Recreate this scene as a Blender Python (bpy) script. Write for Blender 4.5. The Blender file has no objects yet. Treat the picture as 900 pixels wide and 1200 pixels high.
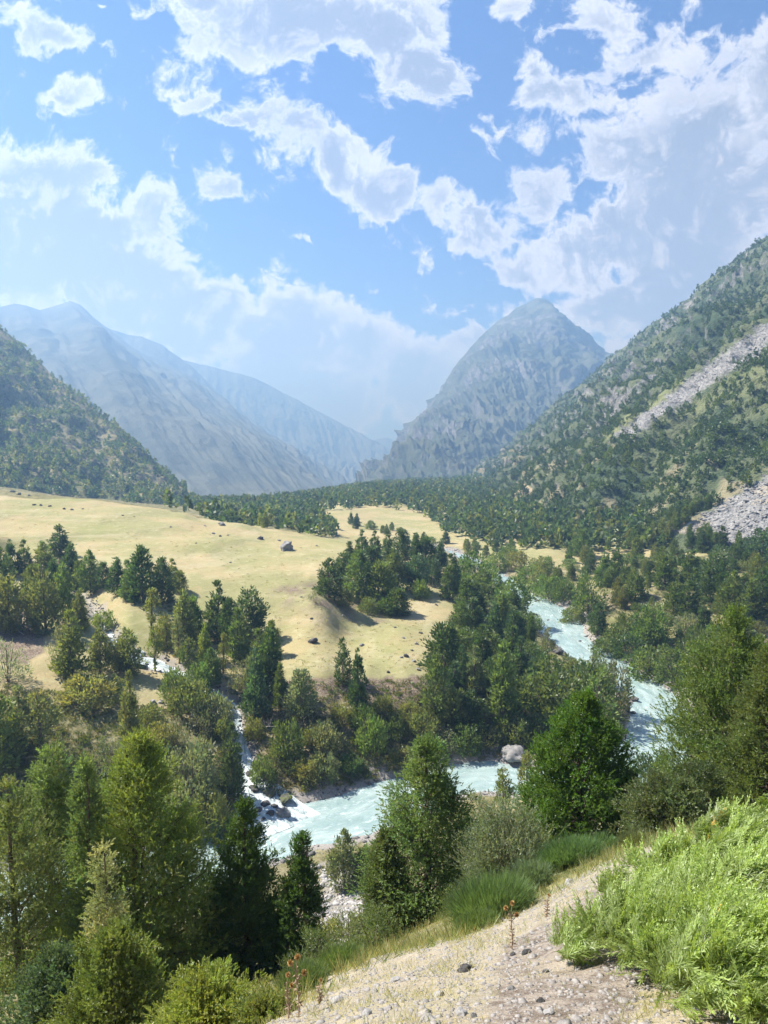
import bpy, math, random
import numpy as np
from mathutils import Vector
random.seed(5)
scene = bpy.context.scene
C = scene.collection
H = 60.0
FPX = 867.0
PITCH = math.atan(85 / FPX)
cp_, sp_ = math.cos(PITCH), math.sin(PITCH)

# ------------------------------------------------------------------ world point helpers
def ray(u, v):
    xc = (u - 450) / FPX; yc = (600 - v) / FPX
    return np.array([xc, cp_ + yc * sp_, -sp_ + yc * cp_])
def P(u, v, z=None, Y=None):
    d = ray(u, v)
    t = (z - H) / d[2] if z is not None else Y / d[1]
    return np.array([d[0] * t, d[1] * t, H + d[2] * t])
def proj(p):
    x, y, z = p[..., 0], p[..., 1], p[..., 2] - H
    f = y * cp_ - z * sp_
    f = np.where(f < 0.05, 0.05, f)
    up = y * sp_ + z * cp_
    return 450 + FPX * x / f, 600 - FPX * up / f

# ------------------------------------------------------------------ noise
def _hash(ix, iy, iz, seed):
    h = (ix * 374761393 + iy * 668265263 + iz * 2147483647 + seed * 974634777) & 0xFFFFFFFF
    h = ((h ^ (h >> 13)) * 1274126177) & 0xFFFFFFFF
    h = ((h ^ (h >> 16)) * 2246822519) & 0xFFFFFFFF
    return ((h ^ (h >> 15)) & 0xFFFFFF) / float(0xFFFFFF)
def vnoise(p, seed=0):
    p = np.asarray(p, dtype=np.float64)
    i = np.floor(p).astype(np.int64); f = p - i
    f = f * f * f * (f * (f * 6 - 15) + 10)
    ix, iy, iz = i[..., 0], i[..., 1], i[..., 2]
    r = 0
    for dx in (0, 1):
        wx = f[..., 0] if dx else 1 - f[..., 0]
        for dy in (0, 1):
            wy = f[..., 1] if dy else 1 - f[..., 1]
            for dz in (0, 1):
                wz = f[..., 2] if dz else 1 - f[..., 2]
                r = r + wx * wy * wz * _hash(ix + dx, iy + dy, iz + dz, seed)
    return r * 2 - 1
def fbm(p, octaves=5, seed=0, gain=0.5, lac=2.03, ridged=False):
    a, s, t = 1.0, 0, 0
    p = np.array(p, dtype=np.float64)
    for o in range(octaves):
        n = vnoise(p, seed + o * 17)
        if ridged: n = 1 - 2 * np.abs(n)
        s = s + a * n; t += a; a *= gain; p = p * lac + 13.7
    return s / t

# ------------------------------------------------------------------ mesh helpers
def mesh_obj(name, verts, quads=None, tris=None, mat=None, parent=None, smooth=False, attrs=None, uv=None):
    me = bpy.data.meshes.new(name)
    verts = np.asarray(verts, dtype=np.float32).reshape(-1, 3)
    nq = 0 if quads is None else len(quads); nt = 0 if tris is None else len(tris)
    loops = []
    if nq: loops.append(np.asarray(quads, dtype=np.int32).ravel())
    if nt: loops.append(np.asarray(tris, dtype=np.int32).ravel())
    loops = np.concatenate(loops)
    starts = np.concatenate([np.arange(nq) * 4, nq * 4 + np.arange(nt) * 3]).astype(np.int32)
    me.vertices.add(len(verts)); me.vertices.foreach_set('co', verts.ravel())
    me.loops.add(len(loops)); me.loops.foreach_set('vertex_index', loops)
    me.polygons.add(nq + nt); me.polygons.foreach_set('loop_start', starts)
    me.update(calc_edges=True)
    if smooth:
        me.polygons.foreach_set('use_smooth', np.ones(nq + nt, dtype=bool))
    if attrs:
        for k, a in attrs.items():
            a = np.asarray(a, dtype=np.float32)
            if a.shape[1] == 3: a = np.concatenate([a, np.ones((len(a), 1), np.float32)], 1)
            at = me.attributes.new(k, 'FLOAT_COLOR', 'POINT'); at.data.foreach_set('color', a.ravel())
    if uv is not None:
        l = me.uv_layers.new(name='UVMap'); l.data.foreach_set('uv', np.asarray(uv, dtype=np.float32)[loops].ravel())
    if mat: me.materials.append(mat)
    o = bpy.data.objects.new(name, me); C.objects.link(o)
    if parent: o.parent = parent
    return o
def grid_quads(nr, nc):
    i = np.arange(nr - 1)[:, None] * nc + np.arange(nc - 1)[None, :]
    i = i.ravel()
    return np.stack([i, i + 1, i + nc + 1, i + nc], 1)
def tag(o, label=None, cat=None, group=None, kind=None):
    if label: o['label'] = label
    if cat: o['category'] = cat
    if group: o['group'] = group
    if kind: o['kind'] = kind
    return o
def empty(name, loc, rz=0, label=None, cat=None, group=None):
    o = bpy.data.objects.new(name, None); C.objects.link(o)
    o.location = loc; o.rotation_euler = (0, 0, rz); o.empty_display_size = 0.3
    return tag(o, label, cat, group)

# ------------------------------------------------------------------ node helpers
class NT:
    def __init__(s, tree): s.t = tree; s.n = tree.nodes; s.l = tree.links
    def node(s, typ, **kw):
        n = s.n.new(typ)
        for k, v in kw.items(): setattr(n, k, v)
        return n
    def put(s, sock, v):
        if hasattr(v, 'is_output') or isinstance(v, bpy.types.NodeSocket): s.l.new(v, sock)
        elif v is not None:
            try: sock.default_value = v
            except Exception: sock.default_value = (v[0], v[1], v[2], 1)
    def math(s, op, a, b=None, c=None, clamp=False):
        n = s.node('ShaderNodeMath', operation=op, use_clamp=clamp)
        s.put(n.inputs[0], a)
        if b is not None: s.put(n.inputs[1], b)
        if c is not None: s.put(n.inputs[2], c)
        return n.outputs[0]
    def vmath(s, op, a, b=None, scale=None):
        n = s.node('ShaderNodeVectorMath', operation=op)
        s.put(n.inputs[0], a)
        if b is not None: s.put(n.inputs[1], b)
        if scale is not None: s.put(n.inputs['Scale'], scale)
        return n.outputs['Value'] if op in ('LENGTH', 'DOT_PRODUCT', 'DISTANCE') else n.outputs[0]
    def mix(s, f, a, b, blend='MIX'):
        n = s.node('ShaderNodeMix', data_type='RGBA', blend_type=blend)
        s.put(n.inputs[0], f); s.put(n.inputs[6], col4(a)); s.put(n.inputs[7], col4(b))
        return n.outputs[2]
    def noise(s, vec, scale, detail=4, rough=0.55, dist=0.0, out=0):
        n = s.node('ShaderNodeTexNoise')
        s.put(n.inputs['Vector'], vec); n.inputs['Scale'].default_value = scale
        n.inputs['Detail'].default_value = detail; n.inputs['Roughness'].default_value = rough
        n.inputs['Distortion'].default_value = dist
        return n.outputs[out]
    def smooth(s, v, a, b, lo=0.0, hi=1.0):
        n = s.node('ShaderNodeMapRange', interpolation_type='SMOOTHSTEP')
        s.put(n.inputs[0], v); s.put(n.inputs[1], a); s.put(n.inputs[2], b); s.put(n.inputs[3], lo); s.put(n.inputs[4], hi)
        return n.outputs[0]
def col4(c):
    if isinstance(c, (tuple, list)) and len(c) == 3: return (c[0], c[1], c[2], 1)
    return c
def new_mat(name):
    m = bpy.data.materials.new(name); m.use_nodes = True
    m.node_tree.nodes.clear(); t = NT(m.node_tree)
    t.out = t.node('ShaderNodeOutputMaterial')
    return m, t
def principled(t, color, rough=0.9, normal=None, spec=0.2):
    p = t.node('ShaderNodeBsdfPrincipled')
    t.put(p.inputs['Base Color'], col4(color)); t.put(p.inputs['Roughness'], rough)
    p.inputs['Specular IOR Level'].default_value = spec
    if normal is not None: t.put(p.inputs['Normal'], normal)
    t.l.new(p.outputs[0], t.out.inputs[0]); return p
def bump(t, h, strength, dist):
    b = t.node('ShaderNodeBump'); b.inputs['Strength'].default_value = strength; b.inputs['Distance'].default_value = dist
    t.put(b.inputs['Height'], h); return b.outputs[0]
def attr(t, name):
    n = t.node('ShaderNodeAttribute', attribute_name=name); return n
def geopos(t): return t.node('ShaderNodeNewGeometry').outputs['Position']

# ------------------------------------------------------------------ materials
def mat_foliage(name, transl=0.46, tcol=(1.6, 1.6, 0.75)):
    m, t = new_mat(name)
    a = attr(t, 'tint').outputs['Color']; oi = t.node('ShaderNodeObjectInfo').outputs['Color']
    base = t.mix(1.0, a, oi, 'MULTIPLY')
    d = t.node('ShaderNodeBsdfDiffuse'); t.put(d.inputs[0], base)
    tr = t.node('ShaderNodeBsdfTranslucent'); t.put(tr.inputs[0], t.mix(1.0, base, tcol, 'MULTIPLY'))
    g = t.node('ShaderNodeBsdfGlossy'); g.inputs['Roughness'].default_value = 0.45
    g.inputs[0].default_value = (0.8, 0.85, 0.8, 1)
    mx = t.node('ShaderNodeMixShader'); mx.inputs[0].default_value = transl
    t.l.new(d.outputs[0], mx.inputs[1]); t.l.new(tr.outputs[0], mx.inputs[2])
    m2 = t.node('ShaderNodeMixShader'); m2.inputs[0].default_value = 0.035
    t.l.new(mx.outputs[0], m2.inputs[1]); t.l.new(g.outputs[0], m2.inputs[2])
    t.l.new(m2.outputs[0], t.out.inputs[0]); return m
M_FOL = mat_foliage('juniper_foliage')
M_LEAF = mat_foliage('broad_leaf', 0.45)
def mat_bark():
    m, t = new_mat('bark'); p = geopos(t)
    n = t.noise(t.vmath('MULTIPLY', p, (9, 9, 2)), 1, 5)
    principled(t, t.mix(t.smooth(n, .35, .65), (.07, .05, .035), (.22, .17, .13)), .9, bump(t, n, .6, .03)); return m
M_BARK = mat_bark()
def mat_deadwood():
    m, t = new_mat('dead_wood'); n = t.noise(geopos(t), 6, 4)
    principled(t, t.mix(n, (.28, .25, .22), (.5, .47, .43)), .8); return m
M_DEAD = mat_deadwood()
def mat_rock(name, c1, c2, c3, scale=1.0, moss=None):
    m, t = new_mat(name)
    tc = t.node('ShaderNodeTexCoord').outputs['Object']
    oi = t.node('ShaderNodeObjectInfo')
    pv = t.vmath('ADD', tc, t.vmath('SCALE', (13., 7., 5.), scale=oi.outputs['Random']))
    n = t.noise(pv, 1.6 * scale, 6, .6); n2 = t.noise(pv, 9 * scale, 5, .65)
    c = t.mix(t.smooth(n, .35, .65), c1, c2)
    c = t.mix(t.smooth(n2, .55, .72), c, c3)
    if moss:
        nz = t.node('ShaderNodeSeparateXYZ'); t.put(nz.inputs[0], t.node('ShaderNodeNewGeometry').outputs['Normal'])
        f = t.math('MULTIPLY', t.smooth(nz.outputs[2], .3, .8), t.smooth(n, .4, .6))
        c = t.mix(f, c, moss)
    h = t.math('ADD', t.math('MULTIPLY', n, .6), t.math('MULTIPLY', n2, .3))
    principled(t, c, .85, bump(t, h, .8, .12 / scale), .3); return m
M_ROCK = mat_rock('grey_rock', (.14, .14, .135), (.25, .245, .235), (.37, .36, .34), 1.5)
M_DARK = mat_rock('wet_dark_rock', (.045, .045, .045), (.11, .105, .1), (.2, .19, .18))
M_MOSS = mat_rock('mossy_rock', (.06, .06, .05), (.12, .12, .1), (.2, .2, .17), 1.0, (.09, .12, .02))
M_PALE = mat_rock('pale_stone', (.25, .245, .235), (.37, .36, .345), (.48, .465, .44), 8)
M_SCREE = mat_rock('scree_rock', (.17, .175, .175), (.27, .27, .265), (.38, .375, .36), .5)
# ------------------------------------------------------------------ ground heightfield
AP = 10.0
def gb(x, y): return np.stack([np.asarray(x) / (np.asarray(y) + AP) * 2.0, np.log(np.asarray(y) + AP)], -1)
ctrl = []
def cz(u, v, z): ctrl.append(P(u, v, z=z))
def cy(u, v, Y): ctrl.append(P(u, v, Y=Y))
def cw(x, y, z): ctrl.append(np.array([x, y, z], float))
# near slope
cw(0, 0, 58.2); cw(-3, 0, 57.5); cw(4, 0, 58.3); cw(0, -5, 58.9); cw(-8, -5, 57.6); cw(9, -4, 58.8); cw(12, 2, 57.8); cw(-8, 1, 55.6); cw(8, 2, 57.8); cw(4, -4, 58.7)
cy(450, 1200, 6); cy(650, 1200, 5.6); cy(330, 1200, 8); cy(560, 1100, 12); cy(600, 1112, 9.6); cy(700, 1043, 12); cy(800, 988, 14)
cy(900, 965, 15); cy(900, 1120, 7); cy(780, 1200, 5.5); cy(1000, 940, 16); cy(1150, 960, 12)
cy(420, 1130, 15); cy(250, 1210, 13); cy(120, 1230, 14); cy(0, 1240, 15); cy(-200, 1240, 14)
cy(690, 1003, 32); cy(500, 1085, 31); cy(150, 1172, 28); cy(300, 1150, 28); cy(30, 1170, 30); cy(850, 965, 36); cy(-200, 1190, 30); cy(1050, 930, 36)
cy(640, 1022, 24); cy(575, 1085, 18); cy(780, 985, 28); cy(1200, 900, 40); cy(590, 1045, 36)
cw(-22, 55, 20); cw(0, 52, 21); cw(16, 56, 21); cw(35, 70, 20); cw(-50, 50, 22); cw(60, 60, 27)
cz(385, 1022, .4); cz(400, 1070, 2.5); cz(400, 1095, 5); cz(460, 1000, 1.2); cz(520, 990, 3.5)
cw(30, 100, 6); cw(22, 95, 7); cw(46, 115, 3.5); cw(60, 110, 9); cw(80, 120, 12); cw(60, 150, 2.5); cw(-40, 72, 6); cw(-80, 68, 10); cw(-60, 76, 3)
# left basin
cz(0, 1060, 1); cz(-150, 1040, 2); cz(120, 1010, 2.5); cz(0, 960, 7); cz(0, 870, 13); cz(110, 950, 5); cz(-200, 860, 16)
cz(110, 770, 17); cz(160, 880, 9); cz(60, 790, 17); cz(185, 905, 6); cz(150, 735, 19); cz(180, 700, 21); cz(60, 705, 22); cz(0, 650, 27)
cz(200, 800, 13.2); cz(180, 778, 14.5); cz(245, 830, 10)
cy(0, 612, 275); cy(0, 578, 335); cy(100, 586, 335); cy(200, 600, 325); cy(300, 618, 312); cy(400, 633, 290)
cy(-150, 570, 340); cy(-150, 640, 230); cy(300, 650, 235); cy(340, 645, 240); cy(400, 666, 215); cy(200, 650, 230); cy(100, 640, 240); cy(260, 680, 200)
cy(350, 670, 212); cy(380, 712, 176); cy(320, 700, 186); cz(400, 745, 13.4); cz(470, 740, 13.3); cz(440, 780, 12.8)
cz(340, 790, 12.8); cz(385, 793, 12.6); cz(430, 793, 12.4); cz(475, 790, 12.3); cz(510, 760, 12.3); cz(520, 718, 12.6); cz(330, 755, 14)
cy(515, 692, 225); cy(480, 652, 250); cy(425, 652, 242); cy(450, 690, 215); cy(410, 690, 205); cy(480, 710, 205)
# bank below the meadow
cz(330, 942, .6); cz(400, 925, .7); cz(500, 905, .8); cz(590, 890, 1.0)
cz(400, 860, 6.2); cz(500, 850, 6.8); cz(560, 830, 8); cz(330, 870, 6); cz(300, 830, 9.3); cz(265, 800, 12); cz(250, 765, 15); cz(590, 800, 8); cz(540, 790, 10)
cz(400, 805, 10.8); cz(450, 808, 10.6)
cz(620, 750, 6); cz(600, 720, 5.5); cz(560, 700, 9); cz(650, 820, 4); cz(690, 830, 2.5); cz(640, 870, 2)
# right bank
cz(830, 795, 3); cz(900, 765, 7); cz(800, 742, 6); cz(740, 740, 4); cz(700, 700, 7); cz(760, 695, 11); cz(850, 695, 14); cz(900, 695, 16)
cy(800, 645, 330); cy(700, 662, 320); cy(620, 668, 320); cy(900, 650, 300); cy(1000, 700, 220); cy(1100, 640, 300); cy(860, 840, 120)
cz(560, 655, 5); cz(600, 645, 7); cz(640, 640, 9); cz(500, 622, 7); cz(450, 606, 7); cz(400, 600, 9); cz(450, 596, 9); cz(560, 625, 9)
cy(450, 583, 700); cy(430, 575, 850); cy(440, 572, 1050); cy(450, 569.5, 1500); cy(440, 567.5, 2200); cy(440, 566, 3200); cy(445, 564, 6000); cy(400, 578, 1300); cy(350, 586, 1200); cy(300, 591, 1400); cy(250, 594, 1500); cy(520, 568, 1500); cy(330, 588, 2200)
cy(350, 600, 560); cy(330, 590, 700); cy(300, 590, 900); cy(540, 572, 900); cy(560, 566, 1200); cy(600, 590, 650)
cw(-110, 430, 13); cw(-40, 400, 10); cw(-200, 480, 18); cw(-400, 700, 20); cw(-700, 1200, -30); cw(400, 900, 30); cw(900, 1500, 30); cw(-1500, 2500, -120); cw(1500, 3000, -120)
cw(0, 340, 8); cw(250, 300, 20); cw(300, 500, 40); cw(-4000, 6000, -300); cw(4000, 6000, -300); cw(-200, 200, 32); cw(-300, 330, 45)
cw(-25, 330, 14); cw(-60, 360, 18); cw(-130, 380, 26)
K = np.array(ctrl)
def _phi(A, B):
    r2 = ((A[:, None, :] - B[None, :, :]) ** 2).sum(-1); return np.sqrt(r2 + .0009)
KB = gb(K[:, 0], K[:, 1]); nK = len(K)
Wn = K[:, 2]
M_ = np.zeros((nK + 3, nK + 3)); M_[:nK, :nK] = _phi(KB, KB) + np.eye(nK) * -2e-3
M_[:nK, nK] = 1; M_[:nK, nK + 1:] = KB; M_[nK:, :nK] = M_[:nK, nK:].T
SOL = np.linalg.solve(M_, np.concatenate([Wn, np.zeros(3)]))
NR, NC = 900, 520
b_ax = np.linspace(-3.4, 3.4, NC); L_ax = np.linspace(math.log(1.2), math.log(7000), NR)
BB, LL = np.meshgrid(b_ax, L_ax)
pts = np.stack([BB.ravel(), LL.ravel()], 1)
Z = np.empty(len(pts))
for i in range(0, len(pts), 60000):
    q = pts[i:i + 60000]
    Z[i:i + 60000] = _phi(q, KB) @ SOL[:nK] + SOL[nK] + q @ SOL[nK + 1:]
Z = Z.reshape(NR, NC)
YY = np.exp(LL) - AP; XX = BB / 2 * (YY + AP)

# ---- river and stream centre lines:  (x, y, level, half width)
def rv(u, v, z, w):
    p = P(u, v, z=z); return (p[0], p[1], z, w)
river_c = [(-260, 60, -1.6, 8), (-160, 74, -1.2, 8), (-95, 84, -.9, 7.5), (-60, 90, -.6, 7.5), rv(215, 1015, -.45, 6.5), rv(330, 972, -.25, 7.2), rv(400, 956, -.1, 7), rv(455, 938, 0, 6.2), rv(520, 918, .1, 5.8),
           rv(575, 909, .2, 5.5), rv(640, 915, .3, 5.5), rv(715, 908, .45, 5.8), rv(765, 880, .6, 6.2), rv(777, 853, .75, 6.6), rv(768, 822, .95, 6.2), rv(736, 797, 1.2, 6), rv(700, 772, 1.5, 6),
           rv(665, 748, 1.8, 6.5), rv(652, 728, 2.1, 7.2), rv(638, 712, 2.4, 6.5), rv(612, 699, 2.8, 5.5), rv(596, 688, 3.2, 4.8), rv(586, 678, 3.7, 4), rv(572, 668, 4.2, 3), (37, 345, 5.0, 2.2), (26, 375, 5.6, 1.2)]
stream_c = [(-120, 235, 22, 1.0), (-85, 200, 18.6, 1.1), rv(140, 757, 16.4, 1.5), rv(180, 777, 14.2, 2.3), rv(212, 792, 12.8, 2.2), rv(240, 803, 12, 1.0), rv(266, 820, 9.6, 1.2), rv(278, 848, 7.3, 1.2), rv(285, 880, 4.8, 1.3),
            rv(293, 908, 2.8, 1.6), rv(303, 930, 1.4, 2.4), rv(318, 952, .2, 3.6), rv(338, 972, -.2, 4.5)]
def spline(cs, n):
    c = np.array(cs, float); k = len(c)
    c = np.vstack([2 * c[0] - c[1], c, 2 * c[-1] - c[-2]])
    out = []
    for t in np.linspace(0, k - 1 - 1e-6, n):
        i = int(t); f = t - i; a, b, c2, d = c[i], c[i + 1], c[i + 2], c[i + 3]
        out.append(.5 * ((2 * b) + (-a + c2) * f + (2 * a - 5 * b + 4 * c2 - d) * f * f + (-a + 3 * b - 3 * c2 + d) * f ** 3))
    return np.array(out)
RIV = spline(river_c, 420); STR = spline(stream_c, 200)
def near_line(x, y, L):
    n = len(x); d = np.full(n, 1e9); lev = np.zeros(n); hw = np.ones(n)
    for i in range(0, n, 40000):
        q = np.stack([x[i:i + 40000], y[i:i + 40000]], 1)
        D = ((q[:, None, :] - L[None, :, :2]) ** 2).sum(-1); j = D.argmin(1)
        d[i:i + 40000] = np.sqrt(D[np.arange(len(q)), j]); lev[i:i + 40000] = L[j, 2]; hw[i:i + 40000] = L[j, 3]
    return d, lev, hw
def carve(X, Y, Zin, L, box, depth, grow, mn):
    Zf = Zin.ravel().copy(); x = X.ravel(); y = Y.ravel()
    sel = np.where((x > box[0]) & (x < box[1]) & (y > box[2]) & (y < box[3]))[0]
    d, lev, hw = near_line(x[sel], y[sel], L)
    z = Zf[sel]
    wob = 1.1 * vnoise(np.stack([x[sel] * .16, y[sel] * .16, 0 * z], 1), 3) * np.minimum(1, hw / 4)
    e = d - hw - wob
    if mn: z = np.where((e > 0) & (e < 30), np.maximum(z, lev + .12 + .05 * e), z)
    z = np.where(e < 30, np.minimum(z, lev + .18 + np.maximum(e, 0) * grow + np.maximum(e - 6, 0) * grow), z)
    z = np.where(e < 0, lev - depth * np.clip(-e / 1.0, 0, 1) + .12 * (1 - np.clip(-e / 1.0, 0, 1)), z)
    Zf[sel] = z
    dd = np.full(len(Zf), 99.0); dd[sel] = e
    return Zf.reshape(Zin.shape), dd.reshape(Zin.shape)
Yc = np.clip(YY, 0, None)
# relief
pw = np.stack([XX, YY, 0 * XX], -1)
amp = np.clip(Yc / 200, 0, 1)
Z += fbm(pw * .03, 5, 11) * (1.6 * amp) + fbm(pw * .25, 4, 12) * (.10 + .25 * amp * np.clip(1.4 - Yc / 500, 0, 1)) + fbm(pw * 1.6, 3, 14) * .07 * np.exp(-Yc / 40)
# terracettes on the scarp of the meadow
U_, V_ = proj(np.stack([XX, YY, Z], -1))
def bell(u, v, u0, v0, ru, rv_): return np.exp(-(((u - u0) / ru) ** 2 + ((v - v0) / rv_) ** 2))
Z += .22 * np.clip(bell(U_, V_, 360, 695, 55, 30) * 1.5, 0, 1) * np.sin(Z * 11 + 2.5 * fbm(pw * .05, 3, 15)) * (YY > 120)
Z += .35 * np.sin(Z * 2.1 + 3 * fbm(pw * .02, 3, 16)) * np.clip((YY - 170) / 60, 0, 1) * (YY < 330) * (V_ > 590) * (V_ < 690)
Z, dR = carve(XX, YY, Z, RIV, (-300, 130, 40, 400), .8, .55, True)
Z, dS = carve(XX, YY, Z, STR, (-140, 0, 80, 250), .35, .8, False)
gx0, gl0 = b_ax[0], L_ax[0]; dbx = b_ax[1] - b_ax[0]; dl = L_ax[1] - L_ax[0]
def gz(x, y):
    x = np.asarray(x, float); y = np.asarray(y, float)
    fb = (x / (y + AP) * 2 - gx0) / dbx; fl = (np.log(np.maximum(y + AP, 1.21)) - gl0) / dl
    fb = np.clip(fb, 0, NC - 1.001); fl = np.clip(fl, 0, NR - 1.001)
    i = fl.astype(int); j = fb.astype(int); a = fl - i; b = fb - j
    return (Z[i, j] * (1 - a) * (1 - b) + Z[i, j + 1] * (1 - a) * b + Z[i + 1, j] * a * (1 - b) + Z[i + 1, j + 1] * a * b)
def hit(u, v, ymin=3.0, ymax=2500):
    d = ray(u, v)
    ys = np.exp(np.linspace(math.log(ymin), math.log(ymax), 1500)); t = ys / d[1]
    x = d[0] * t; z = H + d[2] * t
    g = gz(x, ys); below = np.where(z < g)[0]
    if len(below) == 0: return None
    k = below[0]
    return np.array([x[k], ys[k], g[k]])
def poly_mask(U, V, poly):
    U = np.asarray(U); V = np.asarray(V); ins = np.zeros(U.shape, bool); n = len(poly)
    for i in range(n):
        x1, y1 = poly[i]; x2, y2 = poly[(i + 1) % n]
        if y1 == y2: continue
        c = ((V > min(y1, y2)) & (V <= max(y1, y2))) & (U < (V - y1) * (x2 - x1) / (y2 - y1) + x1)
        ins ^= c
    return ins
# cover masks: R soil and painted clump shade, G green, B gravel, A pasture
pw = np.stack([XX, YY, Z], -1); U_, V_ = proj(pw)
nz1 = fbm(pw * .05, 5, 21); nz2 = fbm(pw * .2, 5, 22)
Uj = U_ + nz1 * 14 + nz2 * 8; Vj = V_ + nz2 * 12
vis = YY > 60
soil = np.zeros_like(Z); green = np.zeros_like(Z); gravel = np.zeros_like(Z); rough = np.zeros_like(Z)
bank = poly_mask(Uj, Vj, [(262, 830), (300, 800), (335, 795), (400, 797), (480, 795), (520, 790), (600, 800), (720, 830), (720, 900), (600, 895), (500, 915), (330, 950), (290, 900)]) & vis & (YY < 175)
soil = np.where(bank, .35 + .9 * (nz1 > .0) * np.clip((835 - V_) / 40, .15, 1), 0)
rough = np.where(bank, 1., 0)
rim = (bell(U_, V_, 410, 806, 90, 13) * vis); soil = np.maximum(soil, np.where(rim > .4, 1, 0))
soil = np.maximum(soil, 1.5 * (bell(U_, V_, 378, 702, 44, 16) + bell(U_, V_, 430, 722, 50, 8) + .7 * bell(U_, V_, 345, 690, 26, 9)) * (.55 + nz2) * vis)  # brown scarp soil, plus shade under the knoll clump painted as a thin band
soil = np.maximum(soil, np.where(poly_mask(Uj, Vj, [(-20, 715), (50, 720), (60, 755), (30, 780), (-20, 770)]) & vis, 1, 0))
rb = poly_mask(Uj, Vj, [(640, 690), (920, 690), (960, 900), (810, 850), (740, 790), (660, 740)]) & vis & (YY < 260)
rough = np.where(rb, 1, rough); soil = np.maximum(soil, np.where(rb & (nz1 > .12), .6, 0))
lowl = poly_mask(Uj, Vj, [(-300, 820), (140, 830), (200, 850), (270, 850), (300, 960), (250, 1010), (-300, 1100)]) & vis
rough = np.where(lowl, 1, rough)
mid = (poly_mask(Uj, Vj, [(530, 640), (640, 700), (740, 800), (640, 900), (520, 880), (500, 800), (535, 720)]) & vis)
rough = np.where(mid & (YY > 100), 1, rough)
green = np.where(rough > 0, .35 + .5 * (nz2 > 0), .3 + .35 * np.clip(nz1 * 2.0, 0, 1) * (YY > 150))
gravel = np.where((dR > -2) & (dR < 2.2 + 2.5 * nz2), 1, 0) * 1.0
gravel = np.maximum(gravel, np.where((dS > -1) & (dS < 1.0 + nz2), .8, 0))
gravel = np.maximum(gravel, np.where(poly_mask(Uj, Vj, [(375, 1010), (440, 1020), (430, 1100), (380, 1110)]) & (YY > 60), .8, 0))
yr_ = np.interp(XX, RIV[:230, 0], RIV[:230, 1]); thisside = (YY < np.where(XX < 46, yr_, 138)) & (YY > 20)
rough = np.where(thisside, 1, rough); soil = np.where(thisside, .3, soil); green = np.where(thisside, .6, green)
beyond = (YY > 335) & (XX < 0); rough = np.where(beyond & (V_ > 0) & ((U_ < 360)), 1, rough)
rtr = poly_mask(Uj, Vj, [(560, 668), (640, 664), (690, 672), (760, 655), (920, 650), (920, 700), (640, 700), (560, 680)]) & vis; rough = np.where(rtr, 1, rough)
near = np.clip((62 - YY) / 6, 0, 1)
pathm = poly_mask(Uj, Vj, [(300, 1300), (420, 1260), (600, 1130), (760, 1010), (820, 975), (840, 1000), (720, 1180), (740, 1300)]) & (YY < 18)
darkp = poly_mask(Uj, Vj, [(560, 1210), (590, 1110), (650, 1070), (700, 1040), (770, 1030), (760, 1100), (720, 1230)]); soil = np.where(near > 0, np.where(darkp, 1.0, np.where(pathm, .35 + .4 * nz2, .15 + .3 * nz2)), soil); green = np.where(near > 0, np.where(YY > 17, .75, .0), green)
gravel = np.where((near > 0), np.where(YY < 19, np.where(darkp, .4, .62 + .35 * nz1), .1), gravel)
cover = np.stack([np.clip(soil, 0, 1), np.clip(green, 0, 1), np.clip(gravel, 0, 1), np.clip(rough, 0, 1)], -1).reshape(-1, 4)

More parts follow.
